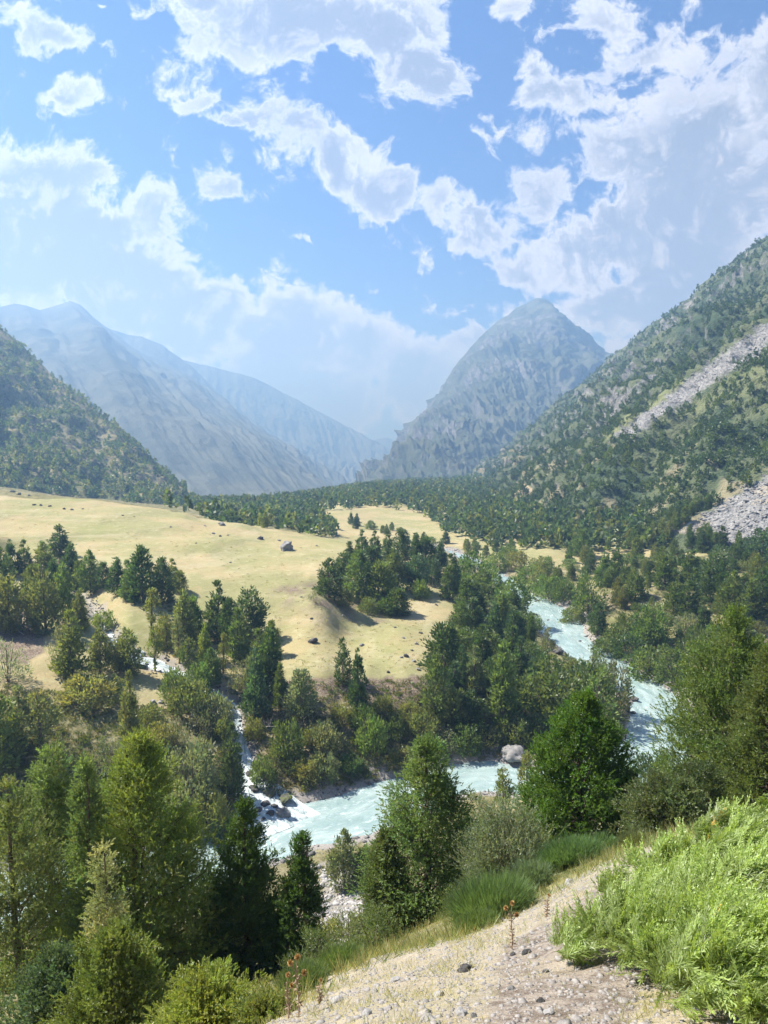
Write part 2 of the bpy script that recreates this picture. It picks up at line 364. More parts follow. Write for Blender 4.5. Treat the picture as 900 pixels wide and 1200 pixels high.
def mat_ground():
    m, t = new_mat('hillside_ground'); p = geopos(t)
    sp = t.node('ShaderNodeSeparateColor'); A = attr(t, 'cover'); t.put(sp.inputs[0], A.outputs['Color'])
    so, gr, gv, ro = sp.outputs[0], sp.outputs[1], sp.outputs[2], A.outputs['Alpha']
    big = t.noise(p, .035, 6, .6, .4); midn = t.noise(p, .35, 6, .65); fine = t.noise(p, 3.5, 5, .7); vf = t.noise(p, 28, 4, .7)
    dry = t.mix(t.smooth(big, .42, .58), (.37, .30, .165), (.275, .26, .125))
    dry = t.mix(t.smooth(midn, .5, .75), dry, (.45, .395, .26))
    dry = t.mix(t.smooth(fine, .56, .74), dry, (.22, .21, .10))
    grn = t.mix(t.smooth(midn, .35, .65), (.19, .21, .07), (.26, .265, .11))
    c = t.mix(t.math('MULTIPLY', gr, t.smooth(t.math('ADD', midn, t.math('MULTIPLY', gr, .3)), .45, .7)), dry, grn)
    wild = t.mix(t.smooth(fine, .4, .6), (.075, .085, .03), (.19, .17, .075))
    c = t.mix(t.math('MULTIPLY', ro, t.smooth(midn, .3, .55)), c, wild)
    soilc = t.mix(t.smooth(fine, .4, .62), (.12, .09, .065), (.28, .225, .165))
    c = t.mix(t.math('MULTIPLY', so, t.smooth(t.math('ADD', fine, t.math('MULTIPLY', so, .25)), .45, .65)), c, soilc)
    vor = t.node('ShaderNodeTexVoronoi'); t.put(vor.inputs['Vector'], p); vor.inputs['Scale'].default_value = 9.0
    grc = t.mix(t.smooth(vf, .4, .62), (.15, .135, .12), (.40, .375, .34))
    grc = t.mix(.45, grc, t.mix(t.math('MULTIPLY', vor.outputs['Color'], 1.0), (.15, .14, .125), (.48, .455, .42)))
    c = t.mix(t.math('MULTIPLY', gv, t.smooth(t.math('ADD', fine, t.math('MULTIPLY', gv, .35)), .42, .7)), c, grc)
    spk = t.noise(p, 1.1, 5, .75)
    c = t.mix(t.math('MULTIPLY', t.smooth(spk, .60, .70), .55), c, (.15, .13, .075))
    band = t.noise(t.vmath('MULTIPLY', p, (.02, .02, 1.1)), 1, 4, .6, .4)
    c = t.mix(t.math('MULTIPLY', t.math('SUBTRACT', 1.0, gv), t.smooth(band, .48, .70, 0.0, .38)), c, (.46, .40, .265))
    h = t.math('ADD', t.math('MULTIPLY', fine, .6), t.math('ADD', t.math('MULTIPLY', vf, .12), t.math('MULTIPLY', midn, 2.2)))
    principled(t, c, .95, bump(t, h, .55, .35), .1); return m
M_GROUND = mat_ground()
ground = mesh_obj('ground', np.stack([XX, YY, Z], -1), grid_quads(NR, NC), mat=M_GROUND, smooth=True, attrs={'cover': cover})
tag(ground, 'valley ground with dry grass meadow, soil banks and rocky path', kind='structure')

# ------------------------------------------------------------------ water
def ribbon(name, L, nacross, mat, label, wav):
    n = len(L); tan = np.gradient(L[:, :2], axis=0); tan /= np.linalg.norm(tan, axis=1)[:, None]
    nor = np.stack([-tan[:, 1], tan[:, 0]], 1)
    s = np.concatenate([[0], np.cumsum(np.linalg.norm(np.diff(L[:, :2], axis=0), axis=1))])
    a = np.linspace(-1, 1, nacross)
    ext = L[:, 3] + np.minimum(2.0, L[:, 3] * .8)
    X = L[:, 0][:, None] + nor[:, 0][:, None] * ext[:, None] * a; Y = L[:, 1][:, None] + nor[:, 1][:, None] * ext[:, None] * a
    Zz = np.repeat(L[:, 2][:, None], nacross, 1)
    S = np.repeat(s[:, None], nacross, 1); A = ext[:, None] * a
    q = np.stack([S * .35, A * .9, 0 * S], -1)
    Zz = Zz + wav * (fbm(q, 4, 31) + .8 * np.abs(fbm(q * 2.3, 3, 32)))
    foam = np.clip(.5 + .6 * fbm(np.stack([S * .03, A * .12, 0 * S], -1), 3, 33), 0, 1)
    uv = np.stack([S, A], -1).reshape(-1, 2)
    o = mesh_obj(name, np.stack([X, Y, Zz], -1), grid_quads(n, nacross), mat=mat, smooth=True, uv=uv, attrs={'foam': np.repeat(foam.reshape(-1, 1), 3, 1)})
    tag(o, label, kind='structure'); return o
def resample(L, step):
    s = np.concatenate([[0], np.cumsum(np.linalg.norm(np.diff(L[:, :3], axis=0), axis=1))]); q = np.arange(0, s[-1], step)
    return np.stack([np.interp(q, s, L[:, k]) for k in range(4)], 1)
def mat_water(name, base, deep, foam_lo, foam_hi):
    m, t = new_mat(name); uv = t.node('ShaderNodeUVMap').outputs[0]
    f0 = attr(t, 'foam').outputs['Fac']
    q = t.vmath('MULTIPLY', uv, (.30, .85, 1)); wq = t.noise(q, .6, 3, .5, 0, 1)
    q2 = t.vmath('ADD', q, t.vmath('SCALE', wq, scale=1.3))
    a = t.noise(q2, 1.0, 7, .68, .5); b = t.noise(q2, 3.2, 6, .7, .8)
    c = t.mix(t.smooth(t.noise(q, .35, 4, .5), .35, .65), base, deep)
    fm = t.math('ADD', t.math('MULTIPLY', a, .65), t.math('ADD', t.math('MULTIPLY', b, .35), t.math('MULTIPLY', f0, .10)))
    fo = t.smooth(fm, foam_lo, foam_hi)
    c = t.mix(t.math('MULTIPLY', fo, .85), c, (.70, .75, .75))
    h = t.math('ADD', a, t.math('MULTIPLY', b, .5))
    p = principled(t, c, t.mix(fo, (.22,) * 3, (.7,) * 3), bump(t, h, .55, .5), .5); return m
M_RIV = mat_water('glacial_water', (.25, .35, .34), (.345, .44, .425), .575, .80)
M_STR = mat_water('white_water', (.30, .37, .37), (.2, .27, .28), .44, .62)
ribbon('river', resample(RIV, .6), 41, M_RIV, 'turquoise river winding through the valley', .22)
ribbon('stream', resample(STR, .35), 15, M_STR, 'white tumbling side stream joining the river', .16)

# ------------------------------------------------------------------ mountains (lofted faces with a back side)
def interp_curve(cs, n):
    c = np.array(cs, float)
    d = np.linalg.norm(np.diff(np.array([P(a[0], a[1], Y=a[2]) for a in cs]), axis=0), axis=1); s = np.concatenate([[0], np.cumsum(d)])
    q = np.linspace(0, s[-1], n)
    A = np.stack([np.interp(q, s, c[:, k]) for k in range(3)], 1)
    return np.array([P(a[0], a[1], Y=a[2]) for a in A])
LOFT = {}
def loft(name, ridge, base, n, m, amp, freq, seed, mat, label, belly=0.0, back=.5, rough_ridge=1.0, cover_fn=None, ridged=True, gull=0.0, crag=0.0):
    R = interp_curve(ridge, n); B = interp_curve(base, n)
    mb = m // 3
    t1 = np.linspace(0, 1, m)
    W = R[None] * t1[:, None, None] + B[None] * (1 - t1)[:, None, None]
    dirn = R - B; L = np.linalg.norm(dirn, axis=1)
    W[..., 2] += belly * L[None] * np.sin(np.pi * t1)[:, None]
    outw = R - B; outw[:, 2] = 0; outw /= np.linalg.norm(outw, axis=1)[:, None]
    t2 = np.linspace(0, 1, mb + 1)[1:]
    BK = R[None] + outw[None] * (L * 1.0)[None, :, None] * back * t2[:, None, None]
    BK[..., 2] = R[None, :, 2] - (R[None, :, 2] + 60) * t2[:, None] ** 1.1
    W = np.concatenate([W, BK]); T = np.concatenate([t1, 1 + t2])
    nm = np.cross(np.gradient(W, axis=1), np.gradient(W, axis=0)); nm /= np.linalg.norm(nm, axis=2)[..., None] + 1e-9
    if nm[m // 2, n // 2, 2] < 0: nm = -nm
    nz = fbm(W * freq, 7, seed, .5, 2.03, ridged)
    nz = nz - nz.mean()
    if gull:
        s = np.arange(n)[None, :] / n
        q = np.stack([np.repeat(s, len(T), 0) * 40, np.repeat(T[:, None], n, 1) * 2.2, 0 * nz], -1)
        nz = nz + gull * fbm(q + fbm(W * freq * 2, 3, seed + 5)[..., None] * .8, 4, seed + 9, ridged=True)
    env = np.clip(np.sin(np.pi * np.clip(T, 0, 1.0)) ** .6, 0, 1)[:, None] * .92 + .08 * rough_ridge
    env = np.where(T[:, None] > 1, 1.0 * np.minimum(1, (T[:, None] - 1) * 3) + .08 * rough_ridge, env)
    env = env * np.clip(L / (8 * amp), .06, 1)[None, :]
    W = W + nm * (nz * amp * env)[..., None]
    nz_h = fbm(W * freq * 9, 4, seed + 77)
    W[..., 2] += nz_h * amp * .09 * np.clip(L / (8 * amp), .1, 1)[None, :]
    if crag: W = W + nm * (fbm(W * freq * 5, 5, seed + 31, ridged=True) * crag * env)[..., None]
    at = None
    U, V = proj(W)
    cov = np.zeros(W.shape[:2] + (4,)) if cover_fn is None else cover_fn(U, V, W, T[:, None] + 0 * U)
    o = mesh_obj(name, W, grid_quads(len(T), n), mat=mat, smooth=True, attrs={'cover': cov.reshape(-1, 4)})
    tag(o, label, kind='structure')
    LOFT[name if name not in LOFT else name + str(seed)] = (W, U, V, m, n, cov)
    return W
def mat_mount(name, rock1, rock2, veg1, veg2, scale, vegbias=0.0, bs=25.):
    m, t = new_mat(name); p = geopos(t)
    A = attr(t, 'cover'); sp = t.node('ShaderNodeSeparateColor'); t.put(sp.inputs[0], A.outputs['Color'])
    n1 = t.noise(p, scale, 8, .62, .3); n2 = t.noise(p, scale * 7, 6, .7); n3 = t.noise(t.vmath('ADD', p, (500, 20, 9)), scale * 2.2, 6, .6)
    n4 = t.noise(p, scale * 38, 5, .7)
    rock = t.mix(t.smooth(t.math('ADD', t.math('MULTIPLY', n2, .6), t.math('MULTIPLY', n4, .4)), .42, .56), rock1, rock2)
    veg = t.mix(t.smooth(n3, .4, .6), veg1, veg2)
    ns = t.node('ShaderNodeSeparateXYZ'); t.put(ns.inputs[0], t.node('ShaderNodeNewGeometry').outputs['Normal'])
    f = t.math('ADD', t.math('MULTIPLY', n1, 1.0), t.math('MULTIPLY', ns.outputs[2], .28))
    f = t.smooth(t.math('ADD', f, t.math('MULTIPLY', n2, .35)), .70 - vegbias, .85 - vegbias)
    c = t.mix(f, rock, veg)
    c = t.mix(sp.outputs[1], c, t.mix(n2, (.15, .18, .07), (.25, .25, .13)))
    sc = t.mix(t.smooth(t.noise(p, .55, 5, .8), .4, .6), (.19, .19, .185), (.34, .335, .32))
    c = t.mix(sp.outputs[0], c, sc)
    c = t.mix(sp.outputs[2], c, t.mix(n2, (.34, .27, .17), (.5, .42, .28)))
    principled(t, c, .95, bump(t, t.math('ADD', t.math('ADD', n2, n1), t.math('MULTIPLY', n4, .25)), .9, bs), .1); return m
M_FAR = mat_mount('far_mountain_slope', (.11, .12, .13), (.20, .205, .21), (.085, .10, .085), (.13, .14, .11), .0022, .04, 14)
M_PEAK = mat_mount('peak_rock', (.11, .115, .12), (.25, .25, .245), (.08, .10, .065), (.125, .14, .09), .004, -.02, 22)
M_NEARM = mat_mount('forest_slope', (.20, .18, .15), (.36, .32, .26), (.10, .12, .05), (.19, .185, .085), .012, .12, 6)
M_RIGHT = mat_mount('right_slope', (.15, .15, .14), (.31, .30, .28), (.065, .095, .05), (.125, .145, .075), .008, .07, 8)
loft('mountain', [(-500, 300, 2600), (-300, 310, 2900), (-150, 335, 3300), (-40, 352, 3700), (0, 360, 3800), (17, 355, 3850), (30, 357, 3850), (47, 363, 3900), (60, 359, 3950), (82, 352, 4000), (95, 357, 4050), (110, 372, 4100), (135, 391, 4200), (165, 414, 4350), (200, 428, 4500), (240, 452, 4700), (280, 487, 4900), (330, 522, 5100), (385, 552, 5300), (430, 572, 5400)],
     [(-500, 600, 1200), (-200, 600, 1300), (100, 602, 1400), (250, 604, 1450), (330, 596, 1600), (400, 586, 2000), (440, 579, 2600)],
     360, 260, 42, .0013, 41, M_FAR, 'hazy blue mountain wall on left side of valley', belly=.0, gull=.6)
loft('mountain', [(0, 360, 4600), (100, 375, 4700), (150, 392, 4800), (165, 394, 4850), (190, 404, 4900), (225, 430, 5000), (250, 455, 5200), (300, 495, 5400), (360, 525, 5600), (440, 552, 5800)],
     [(0, 590, 3200), (200, 580, 3300), (330, 572, 3600), (440, 560, 4200)], 260, 180, 70, .0012, 47, M_FAR, 'second hazy ridge behind the left mountain', belly=.0, gull=.6)
loft('mountain', [(100, 405, 5600), (200, 418, 5800), (250, 430, 6000), (300, 443, 6200), (350, 470, 6500), (395, 494, 7000), (425, 510, 7100), (452, 528, 7200), (500, 545, 7200)],
     [(100, 560, 4500), (250, 555, 4600), (380, 548, 5000), (460, 545, 5600), (510, 550, 6000)], 240, 150, 60, .0012, 53, M_FAR, 'faint third ridge closing the left valley wall', belly=.0, gull=.6)
loft('mountain', [(380, 540, 8000), (430, 518, 8000), (452, 512, 8000), (470, 518, 8000), (520, 505, 8000), (600, 490, 8000)],
     [(380, 560, 7300), (450, 545, 7300), (600, 545, 7300)], 80, 40, 100, .002, 59, M_FAR, 'faint pale ridge at valley end', belly=.0)
W_PEAK = loft('mountain', [(412, 582, 1700), (426, 570, 1800), (455, 544, 2150), (470, 526, 2400), (483, 508, 2650), (492, 490, 2850), (511, 468, 3100), (528, 440, 3350), (538, 424, 3500), (550, 408, 3620), (566, 393, 3750), (583, 377, 3940), (594, 371, 3950), (605, 362, 3970), (616, 357, 3990), (628, 350, 4000), (640, 352, 4000), (648, 356, 4000), (652, 364, 4010), (667, 374, 4040), (678, 387, 4070), (689, 397, 4100), (698, 407, 4120), (712, 414, 4160), (740, 436, 4250), (800, 470, 4500), (900, 500, 4700)],
     [(425, 598, 1500), (450, 588, 1500), (480, 578, 1550), (530, 572, 1650), (570, 570, 1750), (620, 568, 1850), (680, 562, 2250), (740, 562, 2300), (820, 562, 2400), (900, 562, 2500)],
     520, 420, 66, .0042, 61, M_PEAK, 'steep rocky peak standing alone in the middle of the valley', belly=.035, gull=.45, rough_ridge=.9, crag=7)
def cov_right(U, V, W, T):
    n1 = fbm(W * .012, 5, 71); n2 = fbm(W * .05, 4, 72); Uj = U + n1 * 6 + n2 * 3; Vj = V + n2 * 6
    c = np.zeros(U.shape + (4,))
    sc = poly_mask(Uj, Vj, [(718, 514), (760, 480), (830, 425), (905, 372), (905, 402), (850, 440), (790, 480), (745, 512)])
    sc2 = poly_mask(Uj, Vj, [(795, 624), (850, 588), (905, 555), (960, 520), (960, 650), (905, 640), (860, 640)])
    sc3 = poly_mask(Uj, Vj, [(735, 460), (765, 437), (768, 441), (745, 460)])
    gr = poly_mask(Uj, Vj, [(700, 512), (740, 485), (800, 440), (800, 455), (760, 483), (720, 515)])
    gr2 = poly_mask(Uj, Vj, [(760, 500), (800, 480), (905, 405), (930, 430), (860, 470)])
    cl = poly_mask(Uj, Vj, [(590, 585), (610, 562), (622, 575), (605, 592)]) | poly_mask(Uj, Vj, [(580, 640), (640, 640), (670, 650), (640, 665), (560, 660)])
    c[..., 0] = np.where(sc | sc2 | sc3, 1, 0); c[..., 1] = np.where(gr, .9, np.where(gr2, .5, 0)); c[..., 2] = np.where(cl, 1, np.where(n2 > .18, .45, 0) * (V > 520))
    return c
W_R = loft('mountain', [(1500, -150, 620), (1250, 0, 700), (1050, 160, 850), (960, 230, 950), (900, 279, 1020), (872, 300, 1060), (845, 322, 1120), (820, 345, 1200), (790, 362, 1290), (760, 388, 1380), (725, 412, 1480), (700, 432, 1560), (670, 460, 1680), (640, 487, 1800), (610, 512, 1950), (580, 532, 2100), (540, 552, 2300), (500, 570, 2400)],
     [(1500, 640, 240), (1250, 655, 250), (1050, 665, 270), (960, 662, 285), (900, 655, 300), (850, 652, 315), (790, 650, 330), (730, 655, 350), (680, 650, 380), (640, 645, 400), (610, 640, 430), (590, 636, 470), (572, 628, 540), (560, 615, 640), (545, 603, 800), (530, 592, 1000), (515, 584, 1300), (500, 580, 1700)],
     520, 420, 34, .010, 67, M_RIGHT, 'steep right valley side with forest and scree', belly=-.035, cover_fn=cov_right, gull=.5, crag=3)
def cov_left(U, V, W, T):
    c = np.zeros(U.shape + (4,)); n = fbm(W * .02, 4, 81); c[..., 2] = np.where(n > .15, .35, 0); return c
W_L = loft('mountain', [(-700, -200, 900), (-400, 60, 1050), (-200, 210, 1080), (-60, 340, 1100), (0, 384, 1080), (20, 400, 1060), (60, 438, 1020), (100, 470, 980), (140, 503, 930), (180, 540, 880), (215, 570, 840), (245, 592, 790), (275, 608, 740), (310, 622, 700)],
     [(-700, 660, 380), (-400, 640, 430), (-200, 628, 470), (0, 622, 520), (100, 622, 550), (200, 622, 580), (260, 622, 600), (310, 630, 620)],
     300, 300, 16, .012, 73, M_NEARM, 'near left mountain slope dotted with juniper forest', belly=-.02, cover_fn=cov_left, gull=.5)
# ------------------------------------------------------------------ vegetation generators
def unit(v): return v / (np.linalg.norm(v, axis=-1, keepdims=True) + 1e-9)
def leaves(Pp, D, L, Wd, rng, tint, nrm=None, nn=.42):
    """kite-shaped leaf faces: base Pp, direction D, length L, width Wd"""
    D = unit(D); r = rng.normal(size=D.shape)
    if nrm is not None: r = unit(unit(nrm) + r * nn)
    S = unit(np.cross(D, r))
    L = np.asarray(L)[:, None]; Wd = np.asarray(Wd)[:, None]
    v = np.stack([Pp, Pp + D * L * .5 + S * Wd * .5, Pp + D * L, Pp + D * L * .45 - S * Wd * .5], 1)
    n = len(Pp); q = np.arange(n * 4).reshape(n, 4)
    return v.reshape(-1, 3), q, np.repeat(tint, 4, 0)
PROFILES = {
    'cone': lambda f: np.clip((1 - f) ** .75 * np.minimum(1, .45 + f * 3.2), .04, 1),
    'ovoid': lambda f: np.clip(np.sin(np.pi * np.clip(f * .86 + .14, 0, 1)) ** .65 * (1.05 - .45 * f), .05, 1),
    'column': lambda f: np.clip(np.minimum(1, (1 - f) * 2.4) ** .7 * np.minimum(1, .6 + f * 2), .05, 1),
    'round': lambda f: np.clip(np.sqrt(np.clip(1 - (f * 1.5 - .5) ** 2, 0, 1)), .1, 1),
    'open': lambda f: np.clip((1 - f) ** .6 * np.clip((f - .18) * 3, .02, 1), .03, 1),
    'dome': lambda f: np.clip(np.sqrt(np.clip(1 - f * f, 0, 1)), .1, 1),
}
def plume_crown(h, r, prof, n_pl, n_sp, n_lf, lf, lw, prad, seed, up=.55, droop=0.0, lump=.35, f0=.04, inner=.35, gap=0.0, tvar=.22, lean=0.0):
    rng = np.random.default_rng(seed); pf = PROFILES[prof]
    f = f0 + (1 - f0) * rng.random(n_pl * 6) * .985; f = f[rng.random(n_pl * 6) < .12 + .88 * pf(f) / pf(np.linspace(.05, .95, 30)).max()][:n_pl]; n_pl = len(f); az = rng.random(n_pl) * 6.283
    # big lumps of the outline
    lm = 1 + lump * vnoise(np.stack([np.cos(az) * 1.7, np.sin(az) * 1.7, f * 5.5], 1), seed + 3)
    if gap > 0:
        k = vnoise(np.stack([np.cos(az) * 2.2, np.sin(az) * 2.2, f * 6], 1), seed + 8) > -1 + gap * 1.6; f, az, lm = f[k], az[k], lm[k]
    n = len(f); R = r * 1.12 * pf(f) * lm * rng.uniform(.66, 1.08, n)
    rad = np.stack([np.cos(az), np.sin(az), 0 * az], 1)
    el = np.tan(np.radians(8 + 58 * f + rng.normal(0, 9, n) + 20 * (up - .55)))
    tip = rad * R[:, None]; tip[:, 2] = f * h
    base = rad * 0.0; base[:, 2] = np.clip(f * h - R * np.clip(el, .1, 3) * .8, .03 * h, None)
    bx = lean * h * f ** 1.5; tip[:, 0] += bx; base[:, 0] += lean * h * (base[:, 2] / h) ** 1.5
    dv = tip - base; Ld = np.linalg.norm(dv, axis=1)
    # sprays along the outer part of each limb
    m = n * n_sp; li = np.repeat(np.arange(n), n_sp)
    q = inner + (1 - inner) * rng.random(m) ** .6
    pr = prad * (1.15 - .75 * q) * (.6 + .6 * R[li] / r)
    off = rng.normal(size=(m, 3)) * pr[:, None]; off[:, 2] *= .8
    ctr = base[li] + dv[li] * q[:, None] + off
    ctr[:, 2] -= droop * q * q * R[li]
    ctr[:, 2] = np.clip(ctr[:, 2], .02 * h, h * 1.02)
    d = unit(unit(dv[li]) * .7 + unit(off) * .75 + np.array([0, 0, up]) + rng.normal(size=(m, 3)) * .25)
    if droop: d = unit(d + np.array([0, 0, -droop * 2]))
    nv = unit(unit(off) * .9 + rad[li] * .55 + np.array([0, 0, .45]))
    pt = rng.uniform(1 - tvar, 1 + tvar, (n, 1)) * (1 + rng.normal(0, .05, (n, 3)) * np.array([1.4, 0, .8]))
    st = pt[li] * rng.uniform(.85, 1.15, (m, 1))
    if n_lf <= 1:
        v, qd, tt = leaves(ctr, d, lf * rng.uniform(.7, 1.3, m), lw * rng.uniform(.7, 1.3, m), rng, st, nv)
    else:
        k = n_lf; si = np.repeat(np.arange(m), k); s = np.tile(np.linspace(0, 1, k), m)
        splen = prad * rng.uniform(.5, .95, m)
        bp = ctr[si] + d[si] * (s * splen[si])[:, None]
        side = unit(rng.normal(size=(len(si), 3)))
        dl = unit(d[si] * (.45 + .8 * s)[:, None] + side * (.85 - .5 * s)[:, None])
        v, qd, tt = leaves(bp, dl, lf * rng.uniform(.6, 1.2, len(si)) * (1.1 - .45 * s), lw * rng.uniform(.7, 1.3, len(si)), rng, st[si] * (1 + .25 * (s[:, None] - .5)), nv[si])
    return v, qd, np.clip(tt, 0, 3), base, tip
def tube(pts, rad, sides=6):
    pts = np.asarray(pts, float); n = len(pts); d = unit(np.gradient(pts, axis=0))
    ref = np.where(np.abs(d[:, 2:3]) > .9, np.array([[1., 0, 0]]), np.array([[0, 0, 1.]]))
    a = unit(np.cross(d, ref)); b = np.cross(d, a)
    th = np.arange(sides) / sides * 2 * np.pi
    v = pts[:, None, :] + np.asarray(rad)[:, None, None] * (a[:, None, :] * np.cos(th)[None, :, None] + b[:, None, :] * np.sin(th)[None, :, None])
    i = np.arange(n - 1)[:, None] * sides; j = np.arange(sides)[None, :]
    q = np.stack([i + j, i + (j + 1) % sides, i + sides + (j + 1) % sides, i + sides + j], -1).reshape(-1, 4)
    return v.reshape(-1, 3), q
def join(parts):
    V, Q, o = [], [], 0
    for v, q in parts: V.append(v); Q.append(q + o); o += len(v)
    return np.concatenate(V), np.concatenate(Q)
def trunk_mesh(h, r0, base, tip, nl, seed, top=.96, lean=0.0, stems=1, spread=.2, sides=6, split=0):
    rng = np.random.default_rng(seed); parts = []
    for s in range(stems):
        az = rng.random() * 6.28; z = np.linspace(-.04 * h, top * h, 9)
        sp = spread * h * (z / h).clip(0, 1) ** .8 * (0 if stems == 1 else 1)
        x = np.cos(az) * sp + lean * h * (z / h).clip(0) ** 1.5 + np.cumsum(rng.normal(0, .006 * h, 9)) * (z > 0); y = np.sin(az) * sp + np.cumsum(rng.normal(0, .006 * h, 9)) * (z > 0)
        parts.append(tube(np.stack([x, y, z], 1), r0 * (1.25 - (z / h).clip(0, 1)) ** 1.1 / (1 if stems == 1 else 1.5), sides))
    idx = rng.permutation(len(base))[:nl]
    for i in idx:
        b, t_ = base[i], tip[i]; q = np.linspace(0, .93, 5)[:, None]
        p = b + (t_ - b) * q; p[:, 2] -= .06 * np.linalg.norm(t_ - b) * np.sin(q[:, 0] * 3.1)
        rr = r0 * .32 * (1.05 - q[:, 0]) * (1.1 - .8 * b[2] / h) + .004
        parts.append(tube(p, rr, 4))
    if split: return join(parts[:len(parts) - split]), parts[len(parts) - split:]
    return join(parts)

PROTO = {}
def make_proto(key, h, r, prof, n_pl, n_sp, n_lf, lf, lw, prad, seed, trunk_r=.16, nl=12, stems=1, spread=.2, mat=None, **kw):
    v, q, tt, b, tp = plume_crown(h, r, prof, n_pl, n_sp, n_lf, lf, lw, prad, seed, **kw)
    me_c = mesh_obj('crown', v, q, mat=mat or M_FOL, attrs={'tint': tt})
    tv, tq = trunk_mesh(h, trunk_r, b, tp, nl, seed + 1, stems=stems, spread=spread, lean=kw.get('lean', 0), top=.9 if stems == 1 else .7)
    me_t = mesh_obj('trunk', tv, tq, mat=M_BARK, smooth=True)
    PROTO[key] = (me_c.data, me_t.data, h, r)
    bpy.data.objects.remove(me_c); bpy.data.objects.remove(me_t)
def plant(key, loc, height, width, color, name, label, cat, group=None, rz=None, rng=random):
    mc, mt, h, r = PROTO[key]
    root = empty(name, tuple(loc), rng.uniform(0, 6.28) if rz is None else rz, label, cat, group)
    sz = height / h; sx = (width / 2) / r
    root.scale = (sx, sx, sz)
    for nm, me in (('crown', mc), ('trunk', mt)):
        o = bpy.data.objects.new(nm, me); C.objects.link(o); o.parent = root
        o.color = (color[0], color[1], color[2], 1) if nm == 'crown' else (1, 1, 1, 1)
    return root
# mid-distance prototypes
for i in range(4): make_proto('con%d' % i, 8, 1.9, 'cone', 95, 26, 1, .50, .20, .42, 100 + i, lump=.30 + .06 * i, lean=.015 * (i - 1.5))
for i in range(4): make_proto('ovo%d' % i, 8, 2.4, 'ovoid', 115, 26, 1, .50, .21, .46, 120 + i, lump=.42, stems=1 + i % 2, spread=.08, lean=.02 * (i - 1.5))
for i in range(3): make_proto('open%d' % i, 8, 2.4, 'open', 60, 26, 1, .44, .17, .38, 140 + i, lump=.5, gap=.3, nl=26, lean=.03 * (i - 1))
for i in range(2): make_proto('col%d' % i, 8, 1.3, 'column', 80, 24, 1, .45, .18, .30, 150 + i, lump=.15)
for i in range(3): make_proto('bush%d' % i, 3, 2.2, 'round', 80, 26, 1, .34, .17, .40, 160 + i, lump=.35, stems=4, spread=.35, trunk_r=.07, f0=.02, inner=.5, up=.4)
for i in range(3): make_proto('wil%d' % i, 5, 2.6, 'round', 85, 28, 1, .42, .2, .50, 170 + i, lump=.4, stems=4, spread=.25, trunk_r=.09, mat=M_LEAF, up=.3, gap=.15, inner=.5)
for i in range(2): make_proto('slim%d' % i, 5, 2.4, 'round', 46, 24, 1, .32, .11, .55, 180 + i, lump=.4, stems=6, spread=.3, trunk_r=.06, up=.7, gap=.15, nl=30, inner=.3)

DARK = (.075, .120, .040); MID = (.125, .175, .052); OLIVE = (.175, .200, .065); BRIGHT = (.180, .225, .06); LEAFG = (.15, .22, .055); GREY = (.19, .22, .125); BLUE = (.080, .130, .062); YEL = (.23, .24, .08)
def jit(c, rng, s=.12):
    k = rng.uniform(1 - s, 1 + s); return (c[0] * k * rng.uniform(.93, 1.08), c[1] * k, c[2] * k * rng.uniform(.9, 1.1))
rngT = random.Random(77)
PLACED = []   # x, y, radius
def put(u, vb, hpx, wpx, kind, col, name, label, cat, group=None, sink=.15, p=None):
    if p is None: p = hit(u, vb, 20)
    if p is None: print('MISS', u, vb, label); return None
    sc = p[1] / FPX * 1.0
    h = hpx * sc; wd = wpx * sc
    vi = {'con': 4, 'ovo': 4, 'open': 3, 'col': 2, 'bush': 3, 'wil': 3, 'slim': 2}[kind]
    p = p.copy(); p[2] -= sink
    o = plant(kind + str(rngT.randrange(vi)), p, h, wd, jit(col, rngT), name, label, cat, group, rng=rngT)
    PLACED.append((p[0], p[1], wd / 2, p[2] + h)); return o
# ------------------------------------------------------------------ the trees of the middle distance, zone by zone
TONE = {DARK: 'dark green', MID: 'mid green', OLIVE: 'olive green', BRIGHT: 'bright green', LEAFG: 'fresh green', GREY: 'grey green', BLUE: 'bluish green', YEL: 'yellow green'}
SHAPE = {'con': ('cone-shaped', 'juniper', 'juniper_tree', 'tree'), 'ovo': ('broad', 'juniper', 'juniper_tree', 'tree'), 'open': ('open-branched', 'juniper', 'juniper_tree', 'tree'),
         'col': ('narrow columnar', 'juniper', 'juniper_tree', 'tree'), 'bush': ('low bushy', 'shrub', 'shrub', 'shrub'), 'wil': ('leafy', 'broadleaf tree', 'broadleaf_tree', 'tree'),
         'slim': ('thin twiggy', 'shrub', 'shrub', 'shrub')}
ORD = ['leftmost', 'second from left', 'third from left', 'fourth from left', 'fifth from left', 'sixth from left', 'seventh from left', 'eighth from left', 'ninth from left', 'tenth from left', 'eleventh from left', 'twelfth from left',
       'thirteenth from left', 'fourteenth from left', 'fifteenth from left', 'sixteenth from left', 'seventeenth from left', 'eighteenth from left', 'nineteenth from left', 'twentieth from left']
def zone(items, phrase, group):
    by = {}
    for it in items: by.setdefault((it[5], it[4]), []).append(it)
    for (col, kind), its in by.items():
        its.sort(key=lambda a: a[0]); a, b, nm, cat = SHAPE[kind]
        for k, it in enumerate(its):
            if len(its) == 1: lab = '%s %s %s %s' % (TONE[col], a, b, phrase)
            elif k == len(its) - 1: lab = 'rightmost %s %s %s %s' % (TONE[col], a, b, phrase)
            elif k < len(ORD): lab = '%s %s %s %s, %s' % (TONE[col], a, b, phrase, ORD[k])
            else: lab = '%s %s %s %s' % (TONE[col], a, b, phrase)
            put(it[0], it[1], it[2], it[3], kind, col, nm, lab, cat, group)
